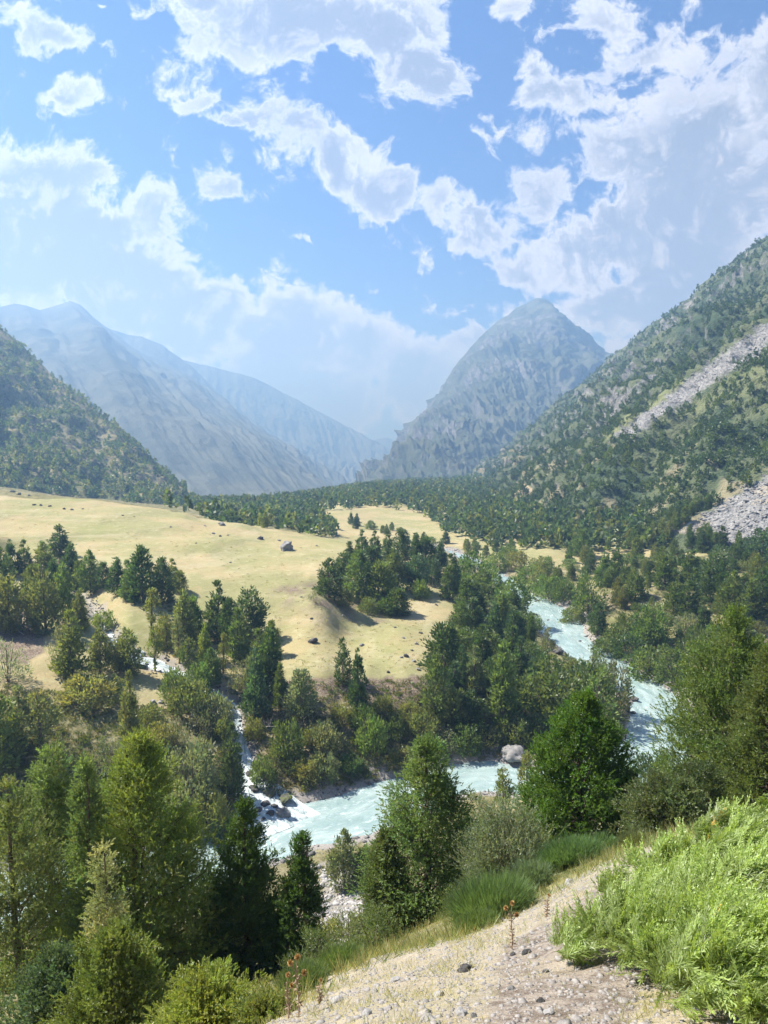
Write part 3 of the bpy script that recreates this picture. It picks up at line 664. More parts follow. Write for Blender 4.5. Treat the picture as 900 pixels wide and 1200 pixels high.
def scatter(poly, n, hr, kinds, mind, seed, wr=(.45, .62), avoid_water=True, taken=None):
    """random tree feet inside a patch of ground (the patch is drawn round what the photo shows there)"""
    rg = random.Random(seed); xs = [p[0] for p in poly]; ys = [p[1] for p in poly]; out = []; tries = 0
    while len(out) < n and tries < n * 60:
        tries += 1
        u = rg.uniform(min(xs), max(xs)); v = rg.uniform(min(ys), max(ys))
        if not poly_mask(np.array([u]), np.array([v]), poly)[0]: continue
        p = hit(u, v, 20)
        if p is None: continue
        if avoid_water and p[1] < 420:
            d, _, hw = near_line(p[0:1], p[1:2], RIV)
            if d[0] < hw[0] + 2: continue
            d, _, hw = near_line(p[0:1], p[1:2], STR)
            if d[0] < hw[0] + 1.2: continue
        md = mind * (.6 + .8 * rg.random())
        if any((p[0] - a) ** 2 + (p[1] - b) ** 2 < (md + .45 * r) ** 2 for a, b, r, _ in PLACED): continue
        k, c = rg.choice(kinds); hm = rg.uniform(*hr); 
        if k in ('bush', 'slim'): hm *= .42
        if k == 'wil': hm *= .75
        hp = hm * FPX / p[1]; wd = hp * (rg.uniform(*wr) if k in ('con', 'ovo', 'open') else (.3 if k == 'col' else rg.uniform(1.1, 1.5)))
        PLACED.append((p[0], p[1], wd / 2 * p[1] / FPX, 0)); out.append((u, v, hp, wd, k, c))
    return out
zone([(14, 676, 44, 22, 'con', DARK), (30, 674, 42, 20, 'con', DARK), (71, 655, 40, 30, 'con', DARK), (85, 692, 56, 28, 'con', DARK), (52, 676, 42, 30, 'ovo', OLIVE), (11, 742, 78, 42, 'ovo', OLIVE), (33, 735, 66, 34, 'open', OLIVE),
      (54, 742, 84, 40, 'ovo', OLIVE), (75, 728, 68, 34, 'ovo', MID), (106, 696, 50, 26, 'ovo', MID), (93, 694, 42, 22, 'ovo', MID), (122, 690, 36, 18, 'ovo', DARK), (64, 700, 46, 26, 'con', DARK), (0, 700, 60, 34, 'ovo', MID), (-15, 730, 80, 40, 'ovo', OLIVE), (42, 705, 50, 30, 'ovo', MID)],
     'in the grove left of the dry meadow', 'junipers in the grove left of the meadow')
zone([(137, 696, 44, 26, 'con', DARK), (150, 702, 46, 22, 'con', MID), (168, 706, 68, 40, 'ovo', DARK), (190, 706, 54, 32, 'ovo', DARK), (202, 690, 36, 18, 'con', OLIVE), (210, 694, 30, 20, 'ovo', OLIVE), (156, 704, 38, 20, 'con', BRIGHT)],
     'in the small clump against the meadow', 'junipers in the clump against the meadow')
zone([(95, 740, 52, 22, 'con', OLIVE), (84, 794, 80, 42, 'con', BRIGHT), (72, 790, 64, 26, 'slim', GREY), (121, 738, 24, 26, 'bush', BRIGHT), (118, 788, 54, 32, 'ovo', OLIVE), (140, 786, 44, 24, 'ovo', OLIVE), (153, 790, 62, 32, 'ovo', OLIVE), (178, 738, 50, 36, 'open', OLIVE), (182, 786, 58, 26, 'open', BRIGHT),
      (103, 824, 38, 62, 'bush', YEL), (128, 812, 24, 30, 'bush', OLIVE), (153, 878, 96, 30, 'con', OLIVE), (50, 884, 82, 60, 'open', OLIVE), (0, 905, 96, 66, 'ovo', BRIGHT), (25, 870, 70, 40, 'open', GREY), (10, 800, 62, 46, 'slim', GREY), (-30, 860, 80, 50, 'ovo', OLIVE), (150, 830, 30, 26, 'slim', OLIVE),
      (175, 850, 26, 34, 'bush', OLIVE), (188, 875, 30, 34, 'bush', YEL), (205, 880, 44, 40, 'slim', GREY), (225, 948, 92, 62, 'wil', GREY), (245, 975, 52, 50, 'bush', YEL), (200, 930, 60, 50, 'slim', GREY), (170, 905, 50, 40, 'slim', OLIVE), (258, 938, 44, 30, 'slim', GREY), (222, 838, 46, 46, 'bush', OLIVE), (205, 820, 40, 30, 'bush', MID), (130, 905, 46, 40, 'slim', GREY), (262, 990, 34, 34, 'bush', DARK)],
     'on the slope left of the side stream', 'trees and shrubs left of the side stream')
zone([(215, 765, 76, 34, 'con', OLIVE), (226, 752, 62, 30, 'ovo', MID), (255, 748, 68, 34, 'con', DARK), (293, 745, 62, 40, 'ovo', DARK), (210, 778, 58, 26, 'open', GREY), (240, 788, 60, 22, 'con', BRIGHT), (280, 775, 64, 28, 'con', MID), (302, 805, 70, 28, 'con', MID), (316, 815, 82, 36, 'con', DARK), (300, 840, 84, 34, 'con', BLUE), (328, 830, 54, 20, 'con', MID),
      (247, 805, 46, 30, 'ovo', MID), (232, 815, 40, 34, 'bush', MID), (270, 760, 60, 34, 'ovo', DARK), (262, 790, 50, 24, 'open', OLIVE), (220, 795, 52, 30, 'open', MID), (272, 936, 94, 34, 'con', DARK), (300, 812, 44, 30, 'bush', GREY), (283, 815, 46, 32, 'slim', GREY), (308, 920, 36, 30, 'bush', MID), (252, 852, 40, 42, 'bush', GREY), (238, 860, 36, 40, 'slim', GREY), (196, 760, 46, 26, 'ovo', OLIVE), (318, 770, 44, 24, 'ovo', MID), (286, 760, 40, 24, 'con', OLIVE), (297, 868, 30, 22, 'bush', OLIVE), (262, 868, 28, 24, 'bush', OLIVE)],
     'in the gully beside the side stream', 'trees and shrubs beside the side stream')
zone([(402, 806, 60, 18, 'col', DARK), (420, 832, 74, 24, 'con', DARK), (352, 840, 66, 38, 'ovo', GREY), (337, 888, 50, 38, 'bush', MID), (382, 880, 38, 36, 'bush', GREY), (380, 914, 36, 34, 'bush', GREY), (436, 882, 48, 34, 'bush', LEAFG), (360, 915, 28, 30, 'bush', YEL), (510, 842, 76, 36, 'ovo', MID), (494, 868, 36, 40, 'bush', OLIVE), (462, 862, 28, 26, 'bush', MID), (400, 850, 24, 28, 'bush', OLIVE),
      (410, 905, 22, 34, 'bush', DARK), (450, 840, 26, 24, 'bush', OLIVE), (470, 895, 22, 36, 'bush', OLIVE), (520, 880, 30, 36, 'slim', GREY), (545, 880, 34, 40, 'bush', MID), (365, 870, 20, 24, 'bush', OLIVE), (345, 905, 24, 30, 'bush', MID), (322, 905, 30, 28, 'slim', OLIVE), (425, 855, 30, 30, 'bush', DARK), (480, 845, 22, 26, 'bush', YEL)],
     'on the brown bank below the meadow', 'trees and shrubs on the bank below the meadow')
zone([(386, 702, 48, 34, 'ovo', DARK), (420, 702, 58, 42, 'ovo', MID), (446, 712, 62, 42, 'ovo', MID), (466, 722, 38, 32, 'ovo', DARK), (425, 655, 34, 18, 'con', BLUE), (410, 660, 26, 18, 'con', DARK), (440, 652, 30, 16, 'con', DARK), (455, 658, 36, 20, 'con', BLUE), (470, 664, 44, 24, 'ovo', BLUE), (487, 662, 38, 20, 'con', DARK), (500, 668, 44, 26, 'ovo', DARK),
      (514, 670, 36, 22, 'con', BLUE), (486, 692, 48, 32, 'ovo', BLUE), (402, 680, 38, 26, 'ovo', DARK), (436, 678, 44, 30, 'ovo', BLUE), (461, 690, 48, 32, 'ovo', MID), (505, 685, 34, 24, 'bush', BLUE), (420, 672, 34, 22, 'con', MID), (475, 645, 24, 16, 'con', DARK), (452, 720, 22, 26, 'bush', MID), (402, 712, 22, 26, 'bush', OLIVE), (432, 718, 20, 24, 'bush', OLIVE), (520, 664, 20, 14, 'con', DARK), (493, 700, 22, 22, 'bush', LEAFG), (370, 708, 18, 18, 'slim', GREY)],
     'in the dark clump on the meadow knoll', 'junipers clumped on the meadow knoll')
zone([(527, 703, 54, 24, 'con', DARK), (533, 690, 42, 16, 'con', DARK), (547, 722, 50, 30, 'con', MID), (556, 690, 44, 44, 'wil', LEAFG), (553, 745, 46, 34, 'con', BLUE), (578, 765, 62, 30, 'con', BLUE), (520, 790, 70, 46, 'ovo', DARK), (542, 802, 44, 22, 'con', BLUE), (557, 815, 60, 26, 'con', GREY), (590, 852, 104, 42, 'con', MID), (573, 815, 46, 26, 'ovo', BLUE), (621, 764, 46, 16, 'con', DARK),
      (641, 778, 46, 24, 'open', GREY), (600, 720, 44, 40, 'wil', LEAFG), (572, 700, 36, 34, 'wil', LEAFG), (610, 800, 56, 28, 'con', BLUE), (632, 800, 44, 28, 'ovo', BLUE), (560, 725, 42, 24, 'con', DARK), (588, 735, 42, 26, 'con', MID), (603, 755, 46, 28, 'ovo', BLUE), (540, 750, 44, 30, 'ovo', MID), (528, 765, 36, 26, 'ovo', OLIVE),
      (600, 780, 48, 28, 'con', DARK), (565, 780, 50, 28, 'con', DARK), (625, 845, 60, 56, 'wil', MID), (655, 850, 66, 66, 'wil', MID), (690, 848, 74, 66, 'wil', MID), (720, 835, 60, 40, 'wil', GREY), (640, 815, 48, 50, 'wil', MID), (672, 815, 50, 44, 'wil', GREY), (700, 800, 36, 26, 'wil', GREY), (550, 860, 52, 44, 'ovo', DARK), (530, 850, 42, 36, 'bush', OLIVE), (600, 868, 30, 40, 'bush', OLIVE), (570, 875, 34, 40, 'slim', OLIVE)],
     'between the meadow and the river', 'trees between the meadow and the river')
zone([(700, 742, 36, 24, 'ovo', DARK), (689, 720, 52, 36, 'wil', MID), (723, 685, 44, 24, 'con', MID), (706, 685, 38, 22, 'con', MID), (681, 652, 32, 24, 'ovo', MID), (643, 702, 30, 34, 'wil', LEAFG), (763, 757, 50, 38, 'wil', LEAFG), (757, 760, 34, 40, 'bush', MID), (807, 690, 44, 28, 'con', MID), (834, 692, 52, 40, 'ovo', DARK), (806, 724, 44, 32, 'ovo', DARK), (822, 648, 28, 14, 'con', DARK),
      (866, 658, 30, 16, 'con', DARK), (892, 662, 48, 36, 'ovo', BLUE), (858, 722, 54, 32, 'ovo', MID), (880, 728, 50, 30, 'con', MID), (893, 710, 46, 34, 'ovo', DARK), (788, 800, 46, 44, 'wil', MID), (760, 792, 36, 50, 'bush', MID), (736, 770, 28, 40, 'bush', DARK), (805, 745, 26, 30, 'bush', GREY), (722, 755, 24, 28, 'bush', MID), (620, 690, 28, 30, 'wil', LEAFG), (632, 680, 28, 26, 'wil', YEL), (660, 706, 30, 26, 'bush', MID), (672, 732, 24, 26, 'bush', OLIVE),
      (778, 690, 40, 26, 'con', MID), (790, 720, 44, 26, 'ovo', MID), (745, 705, 44, 28, 'ovo', MID), (820, 770, 40, 40, 'bush', MID), (850, 780, 50, 44, 'wil', MID), (775, 672, 32, 24, 'ovo', MID), (846, 660, 22, 30, 'bush', DARK), (710, 770, 24, 34, 'bush', MID), (735, 742, 26, 26, 'bush', MID), (760, 740, 30, 24, 'open', GREY), (580, 672, 24, 28, 'wil', LEAFG), (604, 668, 24, 26, 'wil', YEL), (596, 656, 18, 22, 'wil', LEAFG)],
     'right of the river', 'trees on the right bank of the river')
# looser fill, in patches, each patch its own group
CONK = [('con', MID), ('con', DARK), ('ovo', MID), ('ovo', DARK), ('ovo', OLIVE), ('bush', MID), ('bush', OLIVE)]
zone(scatter([(650, 660), (760, 645), (900, 655), (960, 690), (960, 760), (820, 745), (700, 705)], 46, (7, 10.5), CONK, 2.4, 3), 'under the lower scree', 'trees on the terrace under the scree')
zone(scatter([(700, 700), (830, 740), (960, 750), (960, 800), (840, 800), (760, 760)], 24, (5, 8), CONK + [('wil', MID)], 2.2, 4), 'on ground above the river bend', 'trees above the river bend')
zone(scatter([(530, 700), (590, 690), (640, 760), (700, 830), (640, 880), (520, 870), (515, 800), (545, 740)], 30, (6, 9), [('con', BLUE), ('con', DARK), ('ovo', MID), ('wil', MID), ('bush', MID)], 2.0, 5), 'in the thicket left of the river', 'trees in the thicket left of the river')
zone(scatter([(-60, 860), (140, 900), (260, 960), (250, 1010), (100, 1030), (-60, 1000)], 18, (4, 7), [('bush', OLIVE), ('slim', GREY), ('ovo', OLIVE), ('bush', YEL)], 2.0, 6), 'behind the tall foreground junipers', 'shrubs behind the foreground junipers')
zone(scatter([(300, 590), (420, 632), (400, 640), (200, 606), (150, 597)], 9, (4, 7), [('ovo', OLIVE), ('bush', OLIVE), ('con', MID)], 4, 7), 'just over the meadow edge', 'trees just over the meadow edge')
zone(scatter([(375, 606), (560, 640), (620, 655), (560, 665), (470, 632), (380, 612)], 26, (4.5, 8), [('ovo', OLIVE), ('bush', MID), ('con', BLUE), ('ovo', MID), ('wil', MID)], 4, 8), 'on the dry clearing beyond the knoll', 'trees on the far clearing')
zone(scatter([(555, 672), (640, 664), (700, 668), (780, 652), (900, 650), (900, 668), (760, 690), (640, 690)], 40, (5, 9), CONK + [('wil', LEAFG), ('bush', YEL)], 2.6, 9), 'on flat ground before right hillside', 'trees on the flat before the right hillside')
zone([(403, 1042, 76, 40, 'ovo', GREY), (428, 1036, 48, 34, 'ovo', MID), (590, 958, 66, 34, 'open', BRIGHT), (617, 950, 74, 36, 'open', YEL), (765, 915, 36, 44, 'bush', DARK)], 'on the near river bank', 'trees on the near river bank')

# ---- far forests: nearest trees on the right hillside are single trees, the rest is forest
def lowpoly(n_leaf, seed, lf, lw, prof='cone', r=.27, lump=.25):
    v, q, tt, b, tp = plume_crown(1.0, r, prof, max(8, n_leaf // 7), 7, 1, lf, lw, .07, seed, lump=lump, inner=.25, tvar=.16, f0=.02); return v, q, tt
LPM = [lowpoly(170, 300 + i, .16, .10, ['cone', 'ovoid', 'ovoid'][i % 3], [.24, .31, .36][i % 3], .4) for i in range(6)]
LPF = [lowpoly(60, 320 + i, .26, .19, ['cone', 'ovoid', 'ovoid'][i % 3], [.25, .32, .36][i % 3]) for i in range(6)]
def forest(name, pos, hts, cols, label, group, protos):
    V, Q, T, o = [], [], [], 0; rg = np.random.default_rng(9)
    pick = rg.integers(0, len(protos), len(pos)); rot = rg.random(len(pos)) * 6.283; ws = rg.uniform(.8, 1.25, len(pos))
    for k in range(len(protos)):
        s = np.where(pick == k)[0]; v, q, tt = protos[k]
        if len(s) == 0: continue
        c, sn = np.cos(rot[s])[:, None], np.sin(rot[s])[:, None]; hh = hts[s][:, None]
        x = (v[None, :, 0] * c - v[None, :, 1] * sn) * hh * ws[s][:, None] + pos[s, 0:1]; y = (v[None, :, 0] * sn + v[None, :, 1] * c) * hh * ws[s][:, None] + pos[s, 1:2]
        z = v[None, :, 2] * hh + pos[s, 2:3]
        V.append(np.stack([x, y, z], -1).reshape(-1, 3)); T.append((tt[None] * cols[s][:, None, :]).reshape(-1, 3))
        Q.append((q[None] + (np.arange(len(s)) * len(v))[:, None, None]).reshape(-1, 4) + o); o += len(s) * len(v)
    ob = mesh_obj(name, np.concatenate(V), np.concatenate(Q), mat=M_FOL, attrs={'tint': np.concatenate(T)})
    ob.color = (1, 1, 1, 1); tag(ob, label, group and None, None, 'stuff'); return ob
def tone_cols(n, rg, lst):
    a = np.array(lst)[rg.integers(0, len(lst), n)]; return a * rg.uniform(.8, 1.2, (n, 1))
def sample_loft(W, U, V, cov, m, dens_fn, seed, n):
    rg = np.random.default_rng(seed)
    s = rg.random(n) * (W.shape[1] - 1.001); t_ = rg.random(n) * (m - 1.001)
    i, j = t_.astype(int), s.astype(int); a, b = (t_ - i)[:, None], (s - j)[:, None]
    p = W[i, j] * (1 - a) * (1 - b) + W[i + 1, j] * a * (1 - b) + W[i, j + 1] * (1 - a) * b + W[i + 1, j + 1] * a * b
    u, v = proj(p)
    # uniform per area: weight by cell area
    ar = np.linalg.norm(np.cross(W[i + 1, j] - W[i, j], W[i, j + 1] - W[i, j]), axis=1); ar = ar / np.percentile(ar, 97)
    g = gz(p[:, 0], p[:, 1])
    k = (rg.random(n) < ar * dens_fn(u, v, p)) & (p[:, 2] > g - 1.0) & (cov[i, j, 0] < .5) & (u > -60) & (u < 1010)
    return p[k], u[k], v[k]
WR, UR, VR, mR, nR_, covR = LOFT['mountain67']
def dens_right(u, v, p):
    n = fbm(p * .012, 4, 91)
    d = np.where(v > 500, .95, .5)
    line = 640 - (u - 560) * .80            # upper limit of dense forest
    above = line - v
    d = np.where(above > 0, np.clip(.62 - above / 190, .07, 1), 1.0)
    d = d * np.where(n > .22, .3, 1); return d
pR, uR, vR = sample_loft(WR, UR, VR, covR, mR, dens_right, 5, 260000)
def thin(p, md, seed):
    rg = np.random.default_rng(seed); o = rg.permutation(len(p)); cell = {}; keep = []
    for i in o:
        r = md[i]; cx, cy2 = int(p[i, 0] // 8), int(p[i, 1] // 8); ok = True
        for a in (-1, 0, 1):
            for b in (-1, 0, 1):
                for j in cell.get((cx + a, cy2 + b), ()):
                    if (p[i, 0] - p[j, 0]) ** 2 + (p[i, 1] - p[j, 1]) ** 2 < r * r: ok = False; break
        if ok: keep.append(i); cell.setdefault((cx, cy2), []).append(i)
    return np.array(keep)
k = thin(pR, np.full(len(pR), 3.2), 3); pR, uR, vR = pR[k], uR[k], vR[k]
order = np.argsort(pR[:, 1])
rg = np.random.default_rng(4)
print('right hillside', len(pR))
def put_h(i, lab, grp):
    kd, col = [('con', MID), ('con', DARK), ('ovo', MID), ('ovo', OLIVE), ('ovo', DARK), ('bush', OLIVE)][rg.integers(0, 6)]
    h = rg.uniform(6.5, 10) * (.45 if kd == 'bush' else 1)
    a, b, nm, cat = SHAPE[kd]
    p = pR[i].copy(); p[2] -= .4
    plant(kd + str(rngT.randrange(3)), p, h, h * (1.1 if kd == 'bush' else rngT.uniform(.46, .64)), jit(col, rngT), nm, lab % (b if kd == 'bush' else 'juniper'), cat, grp, rng=rngT)
NIND = 95
for i in order[:NIND]: put_h(i, 'green %s in dense forest at the foot of the right hillside', 'trees at the foot of the right hillside')
rest = order[NIND:]
cols = tone_cols(len(rest), rg, [MID, DARK, BLUE, DARK]) * .85
hts = rg.uniform(4, 8, len(rest)) * np.where(rg.random(len(rest)) < .25, .5, 1)
pp = pR[rest].copy(); pp[:, 2] -= .4
nearm = pp[:, 1] < 750
forest('forest', pp[nearm], hts[nearm], cols[nearm], 'juniper forest covering the lower right hillside', 'x', LPM)
forest('forest', pp[~nearm], hts[~nearm], cols[~nearm], 'thin juniper forest high on the right mountain', 'x', LPF)
WL, UL, VL, mL, nL_, covL = LOFT['mountain73']
def dens_left(u, v, p):
    n = fbm(p * .015, 4, 93); top = 384 + .82 * u
    d = np.clip((v - top) / 140, .22, 1); return d * np.where(n > .2, .35, 1)
pL, uL, vL = sample_loft(WL, UL, VL, covL * 0, mL, dens_left, 6, 170000)
k = thin(pL, rg.uniform(3.8, 5.6, len(pL)), 4); pL = pL[k]; k = np.where(proj(pL)[1] < 625)[0]; pL = pL[k]
print('left hillside', len(pL)); pL[:, 2] -= .5
forest('forest', pL, rg.uniform(4, 9, len(pL)), tone_cols(len(pL), rg, [MID, BLUE, DARK, OLIVE]), 'juniper forest on the left mountain slope', 'x', LPF)
# valley floor forest
fp = []
rg2 = random.Random(12)
def fill(poly, n, seed):
    rr = np.random.default_rng(seed); xs = [a[0] for a in poly]; ys = [a[1] for a in poly]
    u = rr.uniform(min(xs), max(xs), n); v = rr.uniform(min(ys), max(ys), n); k = poly_mask(u, v, poly); out = []
    for a, b in zip(u[k], v[k]):
        p = hit(a, b, 330, 7000)
        if p is not None: out.append(p)
    return out
fp += fill([(185, 600), (230, 612), (300, 585), (430, 566), (600, 552), (620, 600), (560, 632), (480, 600), (440, 594), (370, 600), (400, 632), (330, 625)], 3800, 1)
fp += fill([(500, 606), (620, 590), (640, 640), (575, 640), (520, 625)], 420, 2)
fp += fill([(600, 612), (700, 600), (790, 600), (790, 645), (690, 648), (610, 642)], 700, 3)
fp = np.array(fp); k = thin(fp, np.full(len(fp), 5.0) * np.clip(fp[:, 1] / 800, .8, 3.0), 5); fp = fp[k]; fp[:, 2] -= .4
# wooded ground far up the valley, laid out over the ground itself
rr = np.random.default_rng(31); n = 9000
yy_ = np.exp(rr.uniform(math.log(620), math.log(3000), n)); xx_ = yy_ * rr.uniform(-.36, .26, n)
zz_ = gz(xx_, yy_); uu, vv = proj(np.stack([xx_, yy_, zz_], 1)); k = (vv < 597) & (uu > 150) & (uu < 640) & ((uu < 370) | (vv < 590))
far = np.stack([xx_, yy_, zz_ - .5], 1)[k]; k = thin(far, np.clip(far[:, 1] / 150, 5, 12), 8); far = far[k]
fp = np.concatenate([fp, far]); nf = fbm(fp * .006, 3, 123) + .5 * fbm(fp * .02, 3, 124); fp = fp[(nf < .2) | (rr.random(len(fp)) < .5)]; print('valley forest', len(fp))
forest('forest', fp, rg.uniform(6, 10, len(fp)) * np.clip(fp[:, 1] / 900, 1, 1.5), tone_cols(len(fp), rg, [MID, BLUE, DARK, OLIVE, BLUE]) * .95, 'mixed forest on the valley floor beyond the meadow', 'x', LPF)

# ------------------------------------------------------------------ big foreground junipers, each with its own crown
def hero(u, vb, Y, top, wpx, prof, col, name, label, cat, group, n_pl, n_sp, n_lf, seed, lf=.085, lw=.032, prad=.26, trunk_r=.14, nl=40, stems=1, spread=.1, sink=.3, off=(0, 0), mat=None, mask_tr=True, zoff=0, **kw):
    d = ray(u, 600); x = d[0] / d[1] * Y; g = float(gz(x, Y))
    tp = P(u, top, Y=Y); h = tp[2] - (g - sink); r = wpx / 2 * Y / FPX * 1.12
    if n_pl > 75: n_pl = int(n_pl * 1.45); lw *= 1.12; lf *= 1.1; prad *= 1.05; n_lf += 4; n_sp = int(n_sp * 1.1)
    v, q, tt, b, t_ = plume_crown(h, r, prof, n_pl, n_sp, n_lf, lf, lw, prad, seed, **kw)
    root = empty(name, (x, Y, g - sink), 0, label, cat, group)
    c = mesh_obj('crown', v, q, mat=mat or M_FOL, attrs={'tint': tt}, parent=root); c.color = (*col, 1)
    ns = 12 if nl > 30 else 5
    (tv, tq), lm = trunk_mesh(h, trunk_r, b, t_, nl, seed + 1, stems=stems, spread=spread, lean=kw.get('lean', 0), top=.93 if stems == 1 else .75, sides=8, split=ns)
    tk = mesh_obj('trunk', tv, tq, mat=M_BARK, smooth=True, parent=root)
    for lv, lq in lm: mesh_obj('limb', lv, lq, mat=M_BARK, smooth=True, parent=tk)
    return root
JN = 'big junipers on the near slope'
hero(152, 1172, 28, 858, 285, 'cone', (.20, .255, .06), 'juniper_tree', 'tall feathery yellow-green juniper with visible dark trunk at lower left', 'tree', JN, 600, 26, 11, 501, up=.35, lump=.30, gap=.12, trunk_r=.2, nl=90, prad=.34, lf=.11, lw=.028, inner=.15)
hero(45, 1185, 30, 872, 130, 'open', (.19, .25, .09), 'juniper_tree', 'tall loose juniper at left edge beside the feathery yellow-green one', 'tree', JN, 170, 24, 10, 502, up=.4, lump=.45, gap=.2, trunk_r=.13, nl=70, prad=.3, lf=.11, lw=.028, inner=.3)
hero(88, 1160, 26.5, 885, 60, 'open', (.18, .24, .085), 'juniper_tree', 'slender bare-trunked juniper squeezed between two big junipers at left', 'tree', JN, 80, 22, 10, 512, up=.4, lump=.5, gap=.25, trunk_r=.10, nl=40, prad=.26, lf=.11, lw=.028, inner=.3)
hero(105, 1130, 22, 985, 62, 'open', (.30, .32, .15), 'juniper_tree', 'small pale drooping juniper in front of the tall feathery one', 'tree', JN, 70, 22, 11, 503, up=.3, lump=.5, gap=.25, trunk_r=.07, nl=40, prad=.22, lf=.09, lw=.025, droop=.05, inner=.35)
hero(0, 1180, 27, 905, 95, 'ovoid', (.195, .23, .08), 'juniper_tree', 'olive juniper cut off by the left edge of the picture', 'tree', JN, 130, 24, 10, 504, up=.4, lump=.4, gap=.1, nl=40, prad=.3, lf=.11, lw=.03)
hero(280, 1150, 28, 936, 132, 'cone', (.085, .145, .036), 'juniper_tree', 'dark green pointed juniper beside the river left of the gravel slope', 'tree', JN, 230, 26, 11, 505, up=.55, lump=.35, trunk_r=.16, prad=.24, nl=50)
hero(343, 1140, 27, 978, 80, 'cone', (.08, .14, .036), 'juniper_tree', 'smaller dark juniper leaning against the right side of the pointed one', 'tree', JN, 130, 26, 11, 506, up=.5, lump=.4, trunk_r=.1, prad=.22, nl=40, lean=.03)
hero(503, 1092, 31, 862, 138, 'ovoid', (.175, .25, .085), 'juniper_tree', 'tall olive juniper with hanging sprays in front of the river', 'tree', JN, 380, 26, 11, 507, up=.25, lump=.4, trunk_r=.17, prad=.26, nl=70, droop=.05, inner=.3)
hero(452, 1090, 30, 972, 62, 'open', (.125, .165, .05), 'juniper_tree', 'short yellow-green juniper at the left foot of the tall olive one', 'tree', JN, 90, 24, 10, 508, up=.4, lump=.5, trunk_r=.08, prad=.24, nl=40, f0=.0)
hero(690, 1006, 32, 812, 142, 'ovoid', (.10, .18, .028), 'juniper_tree', 'dense vivid green juniper standing above the river bend', 'tree', JN, 420, 28, 11, 509, up=.45, lump=.22, trunk_r=.2, prad=.27, nl=50, inner=.45, lf=.09, lw=.036)
hero(866, 975, 37, 708, 140, 'ovoid', (.145, .205, .055), 'juniper_tree', 'large olive brown-green juniper at the right edge above the scree shrub', 'tree', JN, 420, 26, 10, 510, up=.5, lump=.3, trunk_r=.2, prad=.34, nl=60, lf=.11, lw=.04, inner=.35)
hero(915, 985, 33, 752, 120, 'cone', (.14, .18, .05), 'juniper_tree', 'lighter green pointed juniper cut off by the right edge of the picture', 'tree', JN, 260, 26, 10, 511, up=.5, lump=.3, trunk_r=.16, prad=.3, nl=50, lf=.10, lw=.034)
hero(795, 995, 26, 912, 95, 'round', (.13, .165, .07), 'shrub', 'spreading pale juniper shrub between vivid green and right-hand junipers', 'shrub', 'shrubs on the near slope', 150, 24, 11, 513, up=.3, lump=.4, trunk_r=.06, stems=4, spread=.3, prad=.24, nl=40, inner=.3)
hero(748, 985, 31, 905, 46, 'open', (.10, .14, .04), 'juniper_tree', 'thin juniper half hidden behind right side of the vivid green one', 'tree', JN, 80, 22, 10, 514, lump=.4, trunk_r=.08, prad=.22)
hero(835, 968, 30, 895, 70, 'round', (.085, .12, .04), 'shrub', 'dark low juniper at the foot of the large right-hand juniper', 'shrub', 'shrubs on the near slope', 100, 22, 10, 522, lump=.4, trunk_r=.06, prad=.24, stems=3, spread=.3)
hero(112, 1215, 15, 1088, 112, 'dome', (.16, .205, .05), 'juniper_shrub', 'rounded pointed-top green juniper bush at the bottom left', 'shrub', 'shrubs on the near slope', 260, 24, 12, 515, up=.55, lump=.4, trunk_r=.06, stems=3, spread=.2, prad=.16, nl=30, lf=.055, lw=.018, inner=.3, f0=.02)
hero(228, 1260, 11, 1150, 128, 'dome', (.26, .30, .07), 'juniper_shrub', 'bright yellow-green juniper bush at the bottom edge beside the gravel', 'shrub', 'shrubs on the near slope', 240, 22, 13, 516, up=.4, lump=.5, trunk_r=.05, stems=3, spread=.3, prad=.13, nl=30, lf=.045, lw=.015, inner=.3, f0=.1)
hero(300, 1255, 10, 1178, 60, 'dome', (.19, .22, .06), 'juniper_shrub', 'small yellow-green juniper bush right of the bright one, at bottom edge', 'shrub', 'shrubs on the near slope', 100, 22, 13, 517, up=.4, lump=.5, trunk_r=.04, stems=3, spread=.3, prad=.11, nl=20, lf=.045, lw=.015, inner=.3, f0=.1)
hero(40, 1230, 17, 1120, 90, 'round', (.10, .15, .075), 'shrub', 'blue-green leafy shrub at the bottom left corner', 'shrub', 'shrubs on the near slope', 130, 22, 10, 518, lump=.5, trunk_r=.04, stems=4, spread=.3, prad=.2, lf=.06, lw=.03, mat=M_LEAF)
hero(600, 1052, 27, 942, 98, 'round', (.19, .23, .14), 'shrub', 'pale grey-green willow shrub behind the broom tufts', 'shrub', 'shrubs on the near slope', 170, 20, 10, 519, up=.8, lump=.45, trunk_r=.035, stems=8, spread=.35, prad=.32, nl=80, lf=.10, lw=.022, inner=.25, mat=M_LEAF, gap=.1)
hero(560, 1000, 36, 930, 60, 'round', (.16, .20, .11), 'shrub', 'grey-green shrub just right of the tall olive juniper', 'shrub', 'shrubs on the near slope', 90, 20, 9, 520, up=.8, lump=.45, trunk_r=.03, stems=6, spread=.35, prad=.3, nl=40, lf=.10, lw=.024, mat=M_LEAF)
hero(640, 985, 38, 935, 50, 'round', (.13, .17, .08), 'shrub', 'small grey-green shrub at the left foot of the vivid green juniper', 'shrub', 'shrubs on the near slope', 70, 20, 8, 521, up=.6, lump=.4, trunk_r=.03, stems=5, spread=.3, prad=.3, lf=.10, lw=.03, mat=M_LEAF)
